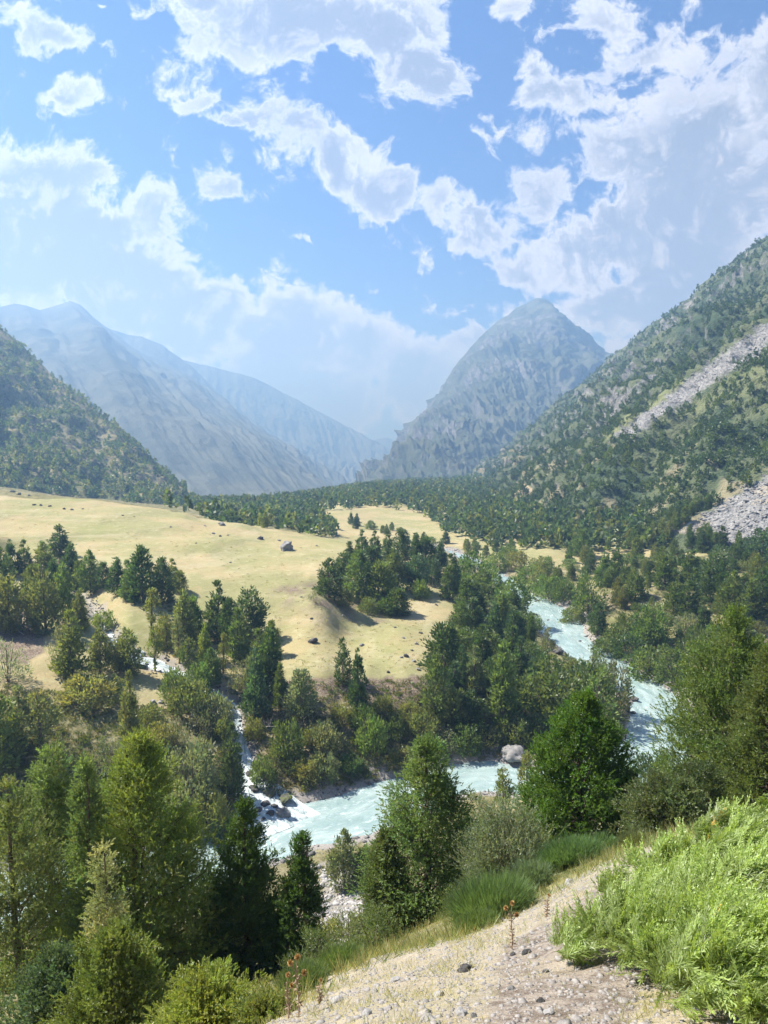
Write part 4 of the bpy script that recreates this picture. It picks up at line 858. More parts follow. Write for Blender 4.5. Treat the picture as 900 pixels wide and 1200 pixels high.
for (u, vb, Y, top, w_, sd_, lab) in [(405, 1112, 24, 1072, 54, 530, 'low green shrub left of the tall olive juniper foot'), (360, 1130, 22, 1095, 60, 531, 'low green weed patch beside the dark pointed juniper'), (440, 1112, 24, 1062, 44, 532, 'small leafy shrub under the short yellow-green juniper'), (545, 1075, 26, 1040, 40, 533, 'low dark shrub between the tall olive juniper and broom')]:
    hero(u, vb, Y, top, w_, 'round', (.13, .17, .06), 'shrub', lab, 'shrub', 'low shrubs along the slope edge', 60, 18, 9, sd_, up=.7, lump=.5, trunk_r=.02, stems=5, spread=.35, prad=.22, lf=.07, lw=.022, nl=20)
# more shrubs filling the drop between the slope edge and the river
GR = [('bush', MID), ('bush', OLIVE), ('slim', GREY), ('bush', YEL), ('bush', GREY)]
def fill_world(n, xr, yr, hr, seed, phrase, group, avoid=()):
    rg = random.Random(seed); items = []; tries = 0
    while len(items) < n and tries < n * 50:
        tries += 1; x, y = rg.uniform(*xr), rg.uniform(*yr)
        if abs(x) > .56 * y: continue
        p = np.array([x, y, float(gz(x, y))])
        d, _, hw = near_line(p[0:1], p[1:2], RIV)
        if d[0] < hw[0] + 1.5: continue
        if any((x - a) ** 2 + (y - b) ** 2 < r * r for a, b, r in avoid): continue
        if any((x - a) ** 2 + (y - b) ** 2 < (1.6 + .4 * r) ** 2 for a, b, r, _ in PLACED): continue
        k, c = rg.choice(GR); h = rg.uniform(*hr); u, v = proj(p)
        hp = h * FPX / y; items.append((float(u), float(v), hp, hp * rg.uniform(1.1, 1.5), k, c, p)); PLACED.append((x, y, h * .6, 0))
    by = {}
    for it in items: by.setdefault((it[5], it[4]), []).append(it)
    for (col, kind), its in by.items():
        its.sort(key=lambda a: a[0]); a, b, nm, cat = SHAPE[kind]
        for k, it in enumerate(its):
            lab = '%s %s %s %s, %s' % (TONE[col], a, b, phrase, ORD[min(k, 19)])
            put(it[0], it[1], it[2], it[3], kind, col, nm, lab, cat, group, p=it[6])
fill_world(34, (-45, 3), (34, 88), (1.4, 3.2), 21, 'on the drop below the big junipers', 'shrubs on the drop to the river', avoid=[(-4.5, 82, 7)])
fill_world(36, (6, 75), (40, 118), (1.6, 3.6), 22, 'on the drop below the vivid juniper', 'shrubs on the right drop to the river')

# ------------------------------------------------------------------ the creeping juniper at bottom right
def creeping(name, cx, cy, rx, ry, hh, n_sp, n_lf, col, label, seed, lf=.044, lw=.0115, splen=.33, zo=0.0):
    rng = np.random.default_rng(seed)
    a = rng.random(n_sp) * 6.283; rr = rng.random(n_sp) ** .5
    lob = 1 + .18 * np.sin(3 * a + 1) + .12 * np.sin(7 * a + 2) + .06 * np.sin(13 * a)
    x = cx + rx * rr * lob * np.cos(a); y = cy + ry * rr * lob * np.sin(a)
    mound = hh * np.clip(1 - rr ** 2.6, 0, 1) ** .6
    lumps = fbm(np.stack([x * 1.9, y * 1.9, 0 * x], 1), 3, seed)
    top = mound * (1 + .5 * lumps) + .10 + zo
    ncl = n_sp // 16; cl_i = rng.integers(0, ncl, n_sp); ca = rng.random(ncl) * 6.283; cr = rng.random(ncl) ** .5
    lobc = 1 + .18 * np.sin(3 * ca + 1) + .12 * np.sin(7 * ca + 2) + .06 * np.sin(13 * ca)
    cxx = cx + rx * cr * lobc * np.cos(ca); cyy = cy + ry * cr * lobc * np.sin(ca); jx = rng.normal(0, .06, (n_sp, 2))
    x = cxx[cl_i] + jx[:, 0]; y = cyy[cl_i] + jx[:, 1]; a = ca[cl_i]; rr = cr[cl_i]
    mound = hh * np.clip(1 - rr ** 2.6, 0, 1) ** .6; lumps = fbm(np.stack([x * 1.9, y * 1.9, 0 * x], 1), 3, seed)
    top = mound * (1 + .6 * lumps) + .08 + zo; cdep = rng.random(ncl) ** 1.3; cdir = rng.normal(size=(ncl, 3)) * .30
    depth = np.clip(cdep[cl_i] * .8 + rng.normal(0, .08, n_sp), 0, 1)
    g = gz(x, y); z = g + .06 + (top) * (1 - .75 * depth)
    outd = np.stack([np.cos(a) * rr, np.sin(a) * rr, 0 * a], 1)
    dirn = unit(np.array([.75, -.10, .42]) + outd * .5 + cdir[cl_i] + rng.normal(size=(n_sp, 3)) * .22 + np.stack([lumps * .8, 0 * lumps, 0 * lumps], 1))
    p0 = np.stack([x, y, z], 1); L = splen * rng.uniform(.6, 1.25, n_sp)
    # sprays carry side branchlets in a flat fan
    fr = unit(rng.normal(size=(n_sp, 3))); side = unit(np.cross(dirn, fr))
    si = np.repeat(np.arange(n_sp), n_lf); s = np.tile(np.linspace(.02, 1, n_lf), n_sp); sg = np.tile(np.where(np.arange(n_lf) % 2, 1, -1), n_sp)
    curve = np.array([0, 0, .10]) * (s ** 2)[:, None]
    bp = p0[si] + dirn[si] * (s * L[si])[:, None] + curve * L[si][:, None] + rng.normal(size=(len(si), 3)) * .005
    d = unit(dirn[si] * .95 + side[si] * (sg * (.60 - .38 * s))[:, None] + rng.normal(size=(len(si), 3)) * .28)
    # branchlets: length shrinks to tip
    ll = lf * (2.5 - 1.9 * s) * rng.uniform(.6, 1.25, len(si))
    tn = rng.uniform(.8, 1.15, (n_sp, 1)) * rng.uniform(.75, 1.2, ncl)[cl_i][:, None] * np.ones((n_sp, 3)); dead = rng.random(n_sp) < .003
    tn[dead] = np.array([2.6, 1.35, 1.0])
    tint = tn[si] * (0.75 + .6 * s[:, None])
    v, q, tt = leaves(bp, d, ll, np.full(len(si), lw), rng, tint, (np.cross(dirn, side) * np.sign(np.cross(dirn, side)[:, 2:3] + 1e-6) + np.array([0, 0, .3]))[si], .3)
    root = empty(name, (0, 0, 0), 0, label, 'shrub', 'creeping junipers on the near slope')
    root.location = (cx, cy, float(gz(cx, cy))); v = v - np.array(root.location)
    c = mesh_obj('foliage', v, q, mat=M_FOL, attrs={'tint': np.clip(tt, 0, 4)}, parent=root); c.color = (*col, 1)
    parts = []
    for k in range(60):
        aa = rng.random() * 6.283; R_ = rng.uniform(.4, .95); qv = np.linspace(0, 1, 6)
        xx = cx + rx * R_ * np.cos(aa) * qv; yy = cy + ry * R_ * np.sin(aa) * qv
        zz = gz(xx, yy) + .04 + hh * .6 * np.sin(qv * 2.2) * rng.uniform(.4, 1)
        parts.append(tube(np.stack([xx, yy, zz], 1) - np.array(root.location), .022 * (1.1 - qv), 5))
    tv, tq = join(parts); mesh_obj('branch', tv, tq, mat=M_BARK, smooth=True, parent=root)
    return root
creeping('juniper_shrub', 3.85, 6.35, 1.75, 2.45, .62, 10500, 38, (.28, .36, .115), 'big bright green creeping juniper filling the bottom right corner', 601)
creeping('juniper_shrub', 5.35, 9.3, 2.0, 2.0, .75, 5500, 30, (.27, .35, .11), 'bright green creeping juniper at the right edge below the olive juniper', 602, lf=.05, lw=.016)

# ------------------------------------------------------------------ broom tufts, thistles, grass, stones
def broom(u, vb, Y, hpx, wpx, col, label, seed, n=2600, grp='broom bushes on the slope edge'):
    rng = np.random.default_rng(seed); p = P(u, vb, Y=Y); x0 = p[0]; z0 = float(gz(x0, Y)); h = hpx * Y / FPX; r = wpx / 2 * Y / FPX; n = int(n * 1.9)
    a = rng.random(n) * 6.283; q = rng.random(n) ** .5
    bx = r * .65 * q * np.cos(a); by = r * .65 * q * np.sin(a); L = h * rng.uniform(.55, 1.08, n) * (1 - .3 * q ** 2)
    d = unit(np.stack([np.cos(a) * q * .75, np.sin(a) * q * .75, np.ones(n)], 1) + rng.normal(size=(n, 3)) * .2)
    zb = gz(x0 + bx, Y + by) - z0
    base = np.stack([bx, by, zb], 1); V, Q, T = [], [], []
    segs = 4; tint = rng.uniform(.75, 1.25, (n, 1)) * np.ones((n, 3)) * np.array([1, 1, 1]); st = np.linspace(.0, 1, segs)
    for k in range(7):
        s0 = rng.random(n) * .8
        pp = base + d * (L * s0)[:, None] + rng.normal(size=(n, 3)) * .02
        v, qd, tt = leaves(pp, d + rng.normal(size=(n, 3)) * .12, L * .26, np.full(n, .0006 * Y), rng, tint)
        Q.append(qd + len(V) * n * 4); V.append(v); T.append(tt)
    o = mesh_obj('broom_bush', np.concatenate(V), np.concatenate(Q), mat=M_FOL, attrs={'tint': np.concatenate(T)})
    o.location = (x0, Y, z0); o.color = (*col, 1); tag(o, label, 'bush', grp); return o
broom(576, 1092, 17.5, 74, 78, (.115, .175, .07), 'dense green broom bush behind the taller thistle', 701, 3200)
broom(560, 1112, 16, 30, 50, (.12, .17, .06), 'low green broom tuft in front of the dense broom bush', 702, 1200)
broom(668, 1022, 23, 40, 78, (.11, .18, .075), 'wide soft green broom bush left below the vivid green juniper', 703, 3000)
broom(618, 1058, 21, 44, 44, (.13, .18, .10), 'grey-green broom bush between the two greener broom bushes', 704, 1500)
broom(700, 1010, 25, 30, 50, (.10, .165, .06), 'small broom tuft at the foot of the vivid green juniper', 705, 1200)
broom(400, 1128, 16.5, 36, 60, (.12, .17, .06), 'green broom tuft at slope edge below the short juniper', 706, 1500)
broom(355, 1150, 14, 40, 56, (.11, .155, .06), 'dark broom tuft beside the dark pointed juniper', 707, 1400)
broom(745, 1003, 23, 22, 40, (.15, .17, .08), 'dry greenish tuft at the right foot of the vivid green juniper', 708, 700)

def mat_flat(name, col, rough=.9):
    m, t = new_mat(name); n = t.noise(geopos(t), 40, 4)
    principled(t, t.mix(n, tuple(c * .7 for c in col), tuple(min(1, c * 1.25) for c in col)), rough); return m
M_STALK = mat_flat('dry_stalk', (.30, .22, .15)); M_HEAD = mat_flat('thistle_head', (.50, .33, .14))
def thistle(u, vb, Y, hpx, heads, label, seed, spiky=True):
    rng = np.random.default_rng(seed); p = P(u, vb, Y=Y); z0 = float(gz(p[0], Y)); h = hpx * Y / FPX
    root = empty('thistle', (p[0], Y, z0 - .01), 0, label, 'dry plant', 'dry thistles on the gravel slope')
    q = np.linspace(0, 1, 8); sx = rng.normal(0, .02) ; pts = np.stack([sx * q + .012 * np.sin(q * 7), .01 * np.cos(q * 5), h * q], 1)
    parts = [tube(pts, .011 - .006 * q, 6)]; hp = []
    for k in range(heads):
        s = .72 + .26 * k / max(1, heads - 1) if heads > 1 else 1.0
        b = np.array([np.interp(s - .1, q, pts[:, i]) for i in range(3)]); az = k * 2.4 + rng.random()
        e = b + np.array([math.cos(az) * .07, math.sin(az) * .04, .08]) * (h / .6) if k < heads - 1 else pts[-1]
        parts.append(tube(np.array([b, (b + e) / 2 + [0, 0, -.01], e]), [.006, .005, .006], 5)); hp.append(e)
    tv, tq = join(parts); st_ = mesh_obj('stem', tv, tq, mat=M_STALK, smooth=True, parent=root)
    # dried leaves
    n = 60; s = rng.random(n) * .85; bp = np.stack([np.interp(s, q, pts[:, i]) for i in range(3)], 1); a = rng.random(n) * 6.28
    v, qd, tt = leaves(bp, np.stack([np.cos(a), np.sin(a), rng.uniform(-.5, .8, n)], 1), rng.uniform(.04, .09, n), np.full(n, .018), rng, np.ones((n, 3)))
    mesh_obj('leaf', v, qd, mat=M_STALK, parent=root)
    for e in hp:
        R_ = .026 * (h / .6) ** .5; n = 120; dd = unit(rng.normal(size=(n, 3)) + [0, 0, .4])
        v, qd, tt = leaves(np.repeat(e[None], n, 0), dd, np.full(n, R_ * 1.5), np.full(n, R_ * .6), rng, np.ones((n, 3)))
        mesh_obj('flower_head', v, qd, mat=M_HEAD, parent=st_)
thistle(600, 1106, 9.6, 62, 3, 'dry thistle with orange heads beside the dense broom bush', 801)
thistle(350, 1208, 8.6, 82, 3, 'tall brown dry thistle at the bottom edge', 802)
thistle(338, 1195, 9.2, 60, 2, 'thin dry thistle just left of the tall brown one', 803)
thistle(374, 1180, 9.6, 34, 1, 'short brown dry stalk just right of the tall brown thistle', 804)
thistle(795, 985, 14, 30, 1, 'dry reddish stalk at the top of the gravel slope', 805)
thistle(640, 1075, 11.5, 30, 1, 'small faded dry stalk right of the dry thistle', 806)

def rock_mesh(seed, sub=3, flat=.6, rough=.35):
    import bmesh
    bm = bmesh.new(); bmesh.ops.create_icosphere(bm, subdivisions=sub, radius=1)
    v = np.array([a.co[:] for a in bm.verts]); f = np.array([[b.index for b in a.verts] for a in bm.faces]); bm.free()
    rng = np.random.default_rng(seed)
    for k in range(7):            # chop facets
        n = unit(rng.normal(size=3)); c = rng.uniform(.55, .85); dd = v @ n; v = v - np.clip(dd - c, 0, None)[:, None] * n
    v = v * (1 + rough * .5 * fbm(v * 1.8 + seed, 4, seed)[:, None]); v[:, 2] *= flat; return v, f
RK = [rock_mesh(900 + i, 4, [.6, .75, .5, .85, .65, .55][i], .8) for i in range(6)]
RKS = [rock_mesh(950 + i, 1, .55, .7) for i in range(5)]
RKM = {}
def boulder(loc, size, name, label, mat, group=None, cat='rock', seed=0, rz=None, sq=(1, 1, 1)):
    k = seed % 6; key = (k, mat.name)
    if key not in RKM:
        o = mesh_obj(name, RK[k][0], tris=RK[k][1], mat=mat, smooth=False); RKM[key] = o.data
        o.data.shade_smooth() if False else None
    else:
        o = bpy.data.objects.new(name, RKM[key]); C.objects.link(o)
    o.name = name; o.location = tuple(loc); o.scale = (size * sq[0], size * sq[1], size * sq[2]); o.rotation_euler = (rngT.uniform(-.3, .3), rngT.uniform(-.3, .3), rngT.uniform(0, 6.28) if rz is None else rz)
    tag(o, label, cat, group); return o
def bpx(u, v, wpx, label, mat, group, seed, Y=None, zoff=.1, sq=(1, 1, 1), lev=None, name='boulder', cat='boulder'):
    p = hit(u, v, 3) if Y is None else P(u, v, Y=Y)
    if p is None: return
    z = float(gz(p[0], p[1])) if lev is None else lev
    s = wpx / 2 * p[1] / FPX
    boulder((p[0], p[1], z + s * zoff), s, name, label, mat, group, cat, seed, sq=sq)
bpx(337, 645, 21, 'big dark boulder lying alone on the upper meadow', M_ROCK, None, 1, zoff=.25, sq=(1, .8, 1.1))
bpx(367, 753, 12, 'dark boulder in the middle of the meadow bowl', M_DARK, None, 2, zoff=.3)
bpx(605, 890, 38, 'large grey rounded boulder at far water edge left of vivid juniper', M_ROCK, None, 4, zoff=.15, sq=(1, .9, .95))
for i, (u, v, w_, mt, lb) in enumerate([(299, 928, 14, M_DARK, 'dark wet boulder high in the cascade mouth'), (316, 932, 16, M_MOSS, 'moss-topped boulder in the cascade mouth'), (334, 943, 18, M_MOSS, 'brown mossy boulder at the right edge of the cascade mouth'), (332, 958, 18, M_ROCK, 'pale grey boulder where the cascade meets the river'), (317, 958, 12, M_DARK, 'round dark boulder left of the pale grey one'),
                                        (311, 945, 12, M_DARK, 'dark boulder in the middle of the cascade foam'), (322, 947, 10, M_DARK, 'small dark boulder between foam streaks'), (302, 952, 11, M_DARK, 'dark boulder at the left side of the cascade mouth'), (292, 910, 10, M_DARK, 'dark boulder at the top of the cascade mouth'), (300, 918, 8, M_DARK, 'small wet boulder beside the falling water'), (328, 936, 7, M_MOSS, 'small mossy stone behind the mossy boulder'), (308, 962, 8, M_DARK, 'small dark stone at the river end of the cascade')]):
    bpx(u, v, w_, lb, mt, 'boulders at the cascade mouth', i, zoff=.45)
for i, (u, v, w_, lb) in enumerate([(745, 792, 12, 'dark rock at the right river edge, upper one of the bend'), (757, 799, 15, 'broad dark rock at the right river edge of the bend'), (735, 787, 9, 'small dark rock upstream of the bend'), (742, 822, 14, 'dark rock on left shore of the river bend'), (735, 833, 12, 'dark rock below another on the left shore of the bend'), (741, 838, 9, 'small rock lowest on the left shore of the bend'),
                                    (630, 707, 10, 'pale rock on the right shore upstream'), (625, 722, 8, 'rock in the upper rapids'), (680, 755, 9, 'dark rock at the left shore under a leafy tree'), (655, 767, 12, 'dark rock at the left shore of the middle reach'), (648, 764, 8, 'small dark rock on the left shore, middle reach'), (665, 752, 7, 'rock breaking the water in the middle reach'), (680, 718, 10, 'dark rock on the right shore of the upper reach'), (643, 730, 7, 'rock in mid-river of the upper reach'),
                                    (795, 802, 10, 'dark rock at the outer shore of the bend'), (775, 797, 11, 'flat dark rock on the outer shore of the bend'), (690, 729, 8, 'small rock on right shore below a leafy tree')]):
    bpx(u, v, w_, lb, M_DARK, 'rocks along the river', i + 2, zoff=.25)
# meadow rocks
rr_ = random.Random(55)
MR = [(40, 592, 6), (48, 593, 5), (58, 594, 6), (75, 597, 5), (84, 598, 6), (97, 597, 4), (144, 605, 4), (157, 606, 4), (250, 626, 6), (258, 629, 5), (267, 628, 4), (240, 617, 4), (230, 637, 4), (200, 618, 4), (270, 660, 5), (305, 632, 10), (260, 616, 12), (327, 634, 6), (410, 641, 4), (371, 640, 4), (15, 577, 9), (22, 580, 7), (34, 581, 5),
      (424, 757, 9), (511, 710, 6), (497, 780, 8), (485, 776, 7), (476, 770, 9), (488, 756, 7), (473, 748, 6), (493, 743, 7), (463, 736, 5), (470, 772, 6), (365, 726, 5), (402, 722, 5), (353, 700, 4), (483, 763, 6), (500, 772, 7), (490, 786, 8), (455, 788, 6), (342, 772, 4), (440, 700, 5)]
for i, (u, v, w_) in enumerate(MR):
    w_ *= .72
    where = 'on the upper meadow near its horizon' if v < 612 else 'out on the upper meadow' if v < 665 else 'at the right rim of the meadow bowl' if u > 450 else 'on the floor of the meadow bowl'
    bpx(u, v, w_, 'small grey stone ' + where, M_ROCK if i % 3 else M_DARK, 'stones ' + where, i, zoff=.25, name='stone', cat='stone')
bpx(180, 826, 9, 'white stone on the open turf beside the stream bend', M_PALE, None, 3, name='stone', cat='stone'); bpx(188, 824, 7, 'small white stone next to another on the stream turf', M_PALE, None, 4, name='stone', cat='stone')
# stones on the near slope
NS = [(503, 1196, 22, M_PALE, 'pale flat stone at the bottom edge of the slope'), (540, 1190, 18, M_PALE, 'pale angular stone right of the flat one at bottom edge'), (643, 1188, 15, M_PALE, 'white stone beside the creeping juniper'), (684, 1112, 17, M_ROCK, 'rounded brown-grey stone on the bare soil'), (547, 1138, 20, M_DARK, 'dark lumpy stone in the middle of the gravel'), (617, 1118, 12, M_DARK, 'dark clod below the dry thistle'), (602, 1120, 9, M_DARK, 'small dark clod left of another under the thistle'),
      (726, 1053, 12, M_DARK, 'dark clod at the left edge of the creeping juniper'), (742, 1058, 10, M_DARK, 'smaller dark clod beside the creeping juniper'), (668, 1036, 12, M_PALE, 'pale stone at the slope edge below the broom'), (515, 1168, 14, M_PALE, 'pale stone above the flat bottom stones'), (395, 1175, 16, M_PALE, 'flat pale stone low on the left gravel'), (465, 1150, 13, M_PALE, 'pale stone in the middle left gravel'), (590, 1080, 9, M_DARK, 'small dark stone at the foot of the broom bush'),
      (633, 1175, 12, M_DARK, 'dark stone above the white stone'), (690, 1085, 10, M_PALE, 'small pale stone on the upper bare soil'), (600, 1160, 11, M_ROCK, 'grey stone on the lower bare soil'), (430, 1190, 14, M_PALE, 'pale slab near the bottom left of the gravel'), (575, 1125, 8, M_PALE, 'small pale stone between the dark ones'), (640, 1140, 9, M_ROCK, 'small grey stone near the bare soil centre'), (555, 1192, 10, M_ROCK, 'small grey stone at the bottom edge'), (710, 1065, 8, M_ROCK, 'little grey stone near the creeping juniper tip')]
for i, (u, v, w_, mt, lb) in enumerate(NS): bpx(u, v, w_, lb, mt, 'stones on the near slope', i, zoff=.15, name='stone', cat='stone')

# ---- countless small stuff
def rubble(name, pos, size, mat, label, seed, protos=RKS, flat=(1, 1, .8)):
    rng = np.random.default_rng(seed); V, T, o = [], [], 0; pk = rng.integers(0, len(protos), len(pos))
    for k in range(len(protos)):
        s = np.where(pk == k)[0]; v, f = protos[k]
        if len(s) == 0: continue
        a = rng.random(len(s)) * 6.28; c, sn = np.cos(a)[:, None], np.sin(a)[:, None]; sz = size[s][:, None]
        sx = sz * rng.uniform(.7, 1.4, (len(s), 1)) * flat[0]; zt = rng.uniform(-.4, .4, (len(s), 1))
        x = (v[None, :, 0] * c - v[None, :, 1] * sn) * sx; y = (v[None, :, 0] * sn + v[None, :, 1] * c) * sz * flat[1]; z = v[None, :, 2] * sz * flat[2] + x * zt
        V.append((np.stack([x, y, z], -1) + pos[s][:, None, :]).reshape(-1, 3)); T.append((f[None] + (np.arange(len(s)) * len(v))[:, None, None]).reshape(-1, 3) + o); o += len(s) * len(v)
    ob = mesh_obj(name, np.concatenate(V), tris=np.concatenate(T), mat=mat); tag(ob, label, kind='stuff'); return ob
rng = np.random.default_rng(66)
def shore(L, n, lo, hi, sel):
    i = rng.integers(0, len(L), n); tn = np.gradient(L[:, :2], axis=0); tn /= np.linalg.norm(tn, axis=1)[:, None]
    nr = np.stack([-tn[:, 1], tn[:, 0]], 1); sd_ = np.where(rng.random(n) < .5, 1, -1)
    e = L[i, 3] + rng.uniform(lo, hi, n); x = L[i, 0] + nr[i, 0] * e * sd_; y = L[i, 1] + nr[i, 1] * e * sd_; z = gz(x, y)
    return np.stack([x, y, z], 1)
RD = resample(RIV, .5)
ps = shore(RD, 7500, -1.6, 2.6, None); sz = rng.lognormal(-1.75, .55, len(ps)).clip(.06, .8)
rubble('shore_stones', ps, sz, mat_rock('shore_rock', (.07, .07, .065), (.19, .18, .17), (.34, .33, .31)), 'dark wet stones lining the river shores', 1)
SD = resample(STR, .3); ps = shore(SD, 1600, -1.3, 1.2, None); rubble('stream_stones', ps, rng.lognormal(-1.7, .5, len(ps)).clip(.06, .6), M_DARK, 'dark stones breaking the side stream', 2)
# gravel bar under the small junipers
uu = rng.uniform(365, 460, 1300); vv = rng.uniform(1015, 1110, 1300)
pp_ = [hit(a, b, 40) for a, b in zip(uu, vv)]; pp_ = np.array([p for p in pp_ if p is not None]); rubble('gravel_bar', pp_, rng.lognormal(-1.5, .5, len(pp_)).clip(.08, .7), mat_rock('bar_rock', (.25, .24, .23), (.4, .39, .37), (.55, .54, .52)), 'pale stones on the river gravel bar', 3)
# pebbles near camera
n = 17000; y = 4.5 + rng.random(n) ** 1.2 * 13; x = rng.uniform(-.5, .5, n) * y * 1.1
ps = np.stack([x, y, gz(x, y)], 1); u, v = proj(ps); k = poly_mask(u, v, [(290, 1230), (330, 1180), (430, 1125), (560, 1088), (640, 1045), (700, 1005), (830, 975), (900, 1000), (900, 1230)])
ps = ps[k]; rubble('pebbles', ps, (rng.lognormal(-4.1, .55, len(ps))).clip(.006, .07), mat_rock('pebble', (.19, .175, .16), (.31, .29, .265), (.43, .41, .38), 10), 'loose pebbles on the near slope', 4)
# scree blocks
sc_p = []
cR = covR[:mR]; idx = np.argwhere((cR[..., 0] > .5)); idx = idx[(idx[:, 0] < mR - 2) & (idx[:, 1] < nR_ - 2)]
ww = np.linalg.norm(np.cross(WR[idx[:, 0] + 1, idx[:, 1]] - WR[idx[:, 0], idx[:, 1]], WR[idx[:, 0], idx[:, 1] + 1] - WR[idx[:, 0], idx[:, 1]]), axis=1)
j = rng.choice(len(idx), 11000, p=ww / ww.sum()); a, b = rng.random((11000, 1)), rng.random((11000, 1)); I, J = idx[j, 0], idx[j, 1]
ps = WR[I, J] * (1 - a) * (1 - b) + WR[I + 1, J] * a * (1 - b) + WR[I, J + 1] * (1 - a) * b + WR[I + 1, J + 1] * a * b
rubble('scree', ps, rng.lognormal(-.55, .4, len(ps)).clip(.3, 1.8) * np.where(ps[:, 1] > 480, .62, 1), M_SCREE, 'grey scree blocks on the right mountain', 5)
# meadow tufts, rough bank plants, near dry grass
def tufts(name, pos, n_bl, hgt, col, label, seed, wid, spread):
    rg = np.random.default_rng(seed); m = len(pos) * n_bl; i = np.repeat(np.arange(len(pos)), n_bl)
    a = rg.random(m) * 6.28; d = unit(np.stack([np.cos(a) * .6, np.sin(a) * .6, rg.uniform(.5, 1.4, m)], 1)); hh = hgt[i] * rg.uniform(.5, 1.2, m)
    bp = pos[i] + np.stack([np.cos(a), np.sin(a), 0 * a], 1) * (spread[i] * rg.random(m))[:, None]
    v, q, tt = leaves(bp, d, hh, wid[i] * rg.uniform(.7, 1.3, m), rg, (col[i] * rg.uniform(.75, 1.25, (m, 1))))
    o = mesh_obj(name, v, q, mat=M_FOL, attrs={'tint': tt}); o.color = (1, 1, 1, 1); tag(o, label, kind='stuff'); return o
n = 15000; y = 4.5 + rng.random(n) ** 1.1 * 20; x = rng.uniform(-.55, .55, n) * y
ps = np.stack([x, y, gz(x, y) - .01], 1); u, v = proj(ps); nn = fbm(ps * 1.2, 3, 5)
k = poly_mask(u, v, [(280, 1230), (330, 1165), (430, 1112), (560, 1075), (640, 1035), (700, 995), (830, 965), (900, 985), (900, 1230)]) & (rng.random(n) < np.clip(.30 + 1.6 * nn, .03, 1)) & (~poly_mask(u, v, [(560, 1130), (700, 1060), (760, 1040), (720, 1230), (560, 1230)]) | (rng.random(n) < .18))
ps = ps[k]; m = len(ps); cc = np.array([(.48, .43, .29), (.42, .38, .22), (.30, .31, .14)])[rng.integers(0, 3, m)]
tufts('dry_grass', ps, 9, np.full(m, .10) * rng.uniform(.5, 1.6, m), cc, 'short straw-coloured grass on the near slope', 11, np.full(m, .006), np.full(m, .07))
k = (v < 1215) & (y > 11) ; 
n = 2200; y = rng.uniform(11, 30, n); x = rng.uniform(-.5, .5, n) * y; ps = np.stack([x, y, gz(x, y) - .02], 1); u, v = proj(ps)
k = ~poly_mask(u, v, [(300, 1230), (340, 1190), (440, 1135), (560, 1098), (660, 1045), (740, 1005), (900, 960), (900, 1230)]); ps = ps[k]; m = len(ps)
cc = np.array([(.16, .20, .07), (.22, .23, .09), (.32, .28, .13)])[rng.integers(0, 3, m)]
tufts('weeds', ps, 16, rng.uniform(.12, .42, m), cc, 'green weeds below the slope edge', 12, np.full(m, .016), np.full(m, .16))
def px_area(poly, n, seed, ymin=20):
    rr = np.random.default_rng(seed); xs = [a[0] for a in poly]; ys = [a[1] for a in poly]; u = rr.uniform(min(xs), max(xs), n); v = rr.uniform(min(ys), max(ys), n); k = poly_mask(u, v, poly)
    o = [hit(a, b, ymin) for a, b in zip(u[k], v[k])]; o = np.array([p for p in o if p is not None])
    d, _, hw = near_line(o[:, 0], o[:, 1], RIV); o = o[d > hw + .8]; d, _, hw = near_line(o[:, 0], o[:, 1], STR); return o[d > hw + .4]
bp1 = px_area([(262, 830), (330, 800), (490, 797), (600, 820), (760, 840), (720, 900), (600, 893), (500, 910), (330, 945), (290, 900)], 2600, 1)
bp2 = px_area([(-10, 800), (200, 830), (280, 860), (300, 960), (240, 1000), (-10, 1000)], 2600, 2)
bp3 = px_area([(640, 690), (900, 690), (900, 900), (810, 850), (740, 790), (660, 740)], 2200, 3)
bp4 = px_area([(180, 700), (330, 740), (330, 800), (260, 840), (190, 790)], 700, 4)
ps = np.concatenate([bp1, bp2, bp3, bp4]); m = len(ps); cc = np.array([(.09, .115, .04), (.13, .14, .05), (.18, .165, .07), (.10, .14, .04)])[rng.integers(0, 4, m)]
tufts('undergrowth', ps, 22, rng.uniform(.3, .9, m), cc, 'low rough plants on the river banks', 13, np.full(m, .14), np.full(m, .55))
mt = px_area([(0, 585), (200, 608), (400, 645), (400, 665), (360, 690), (330, 760), (310, 700), (210, 660), (0, 660)], 1400, 5); mt2 = px_area([(340, 720), (500, 700), (515, 760), (480, 788), (340, 788)], 350, 6)
ps = np.concatenate([mt, mt2]); m = len(ps); cc = np.array([(.30, .27, .10), (.20, .20, .07), (.38, .32, .16), (.15, .13, .07)])[rng.integers(0, 4, m)]
tufts('meadow_tufts', ps, 12, rng.uniform(.12, .35, m), cc, 'small tufts and weeds dotting the dry meadow', 14, np.full(m, .09), np.full(m, .45))
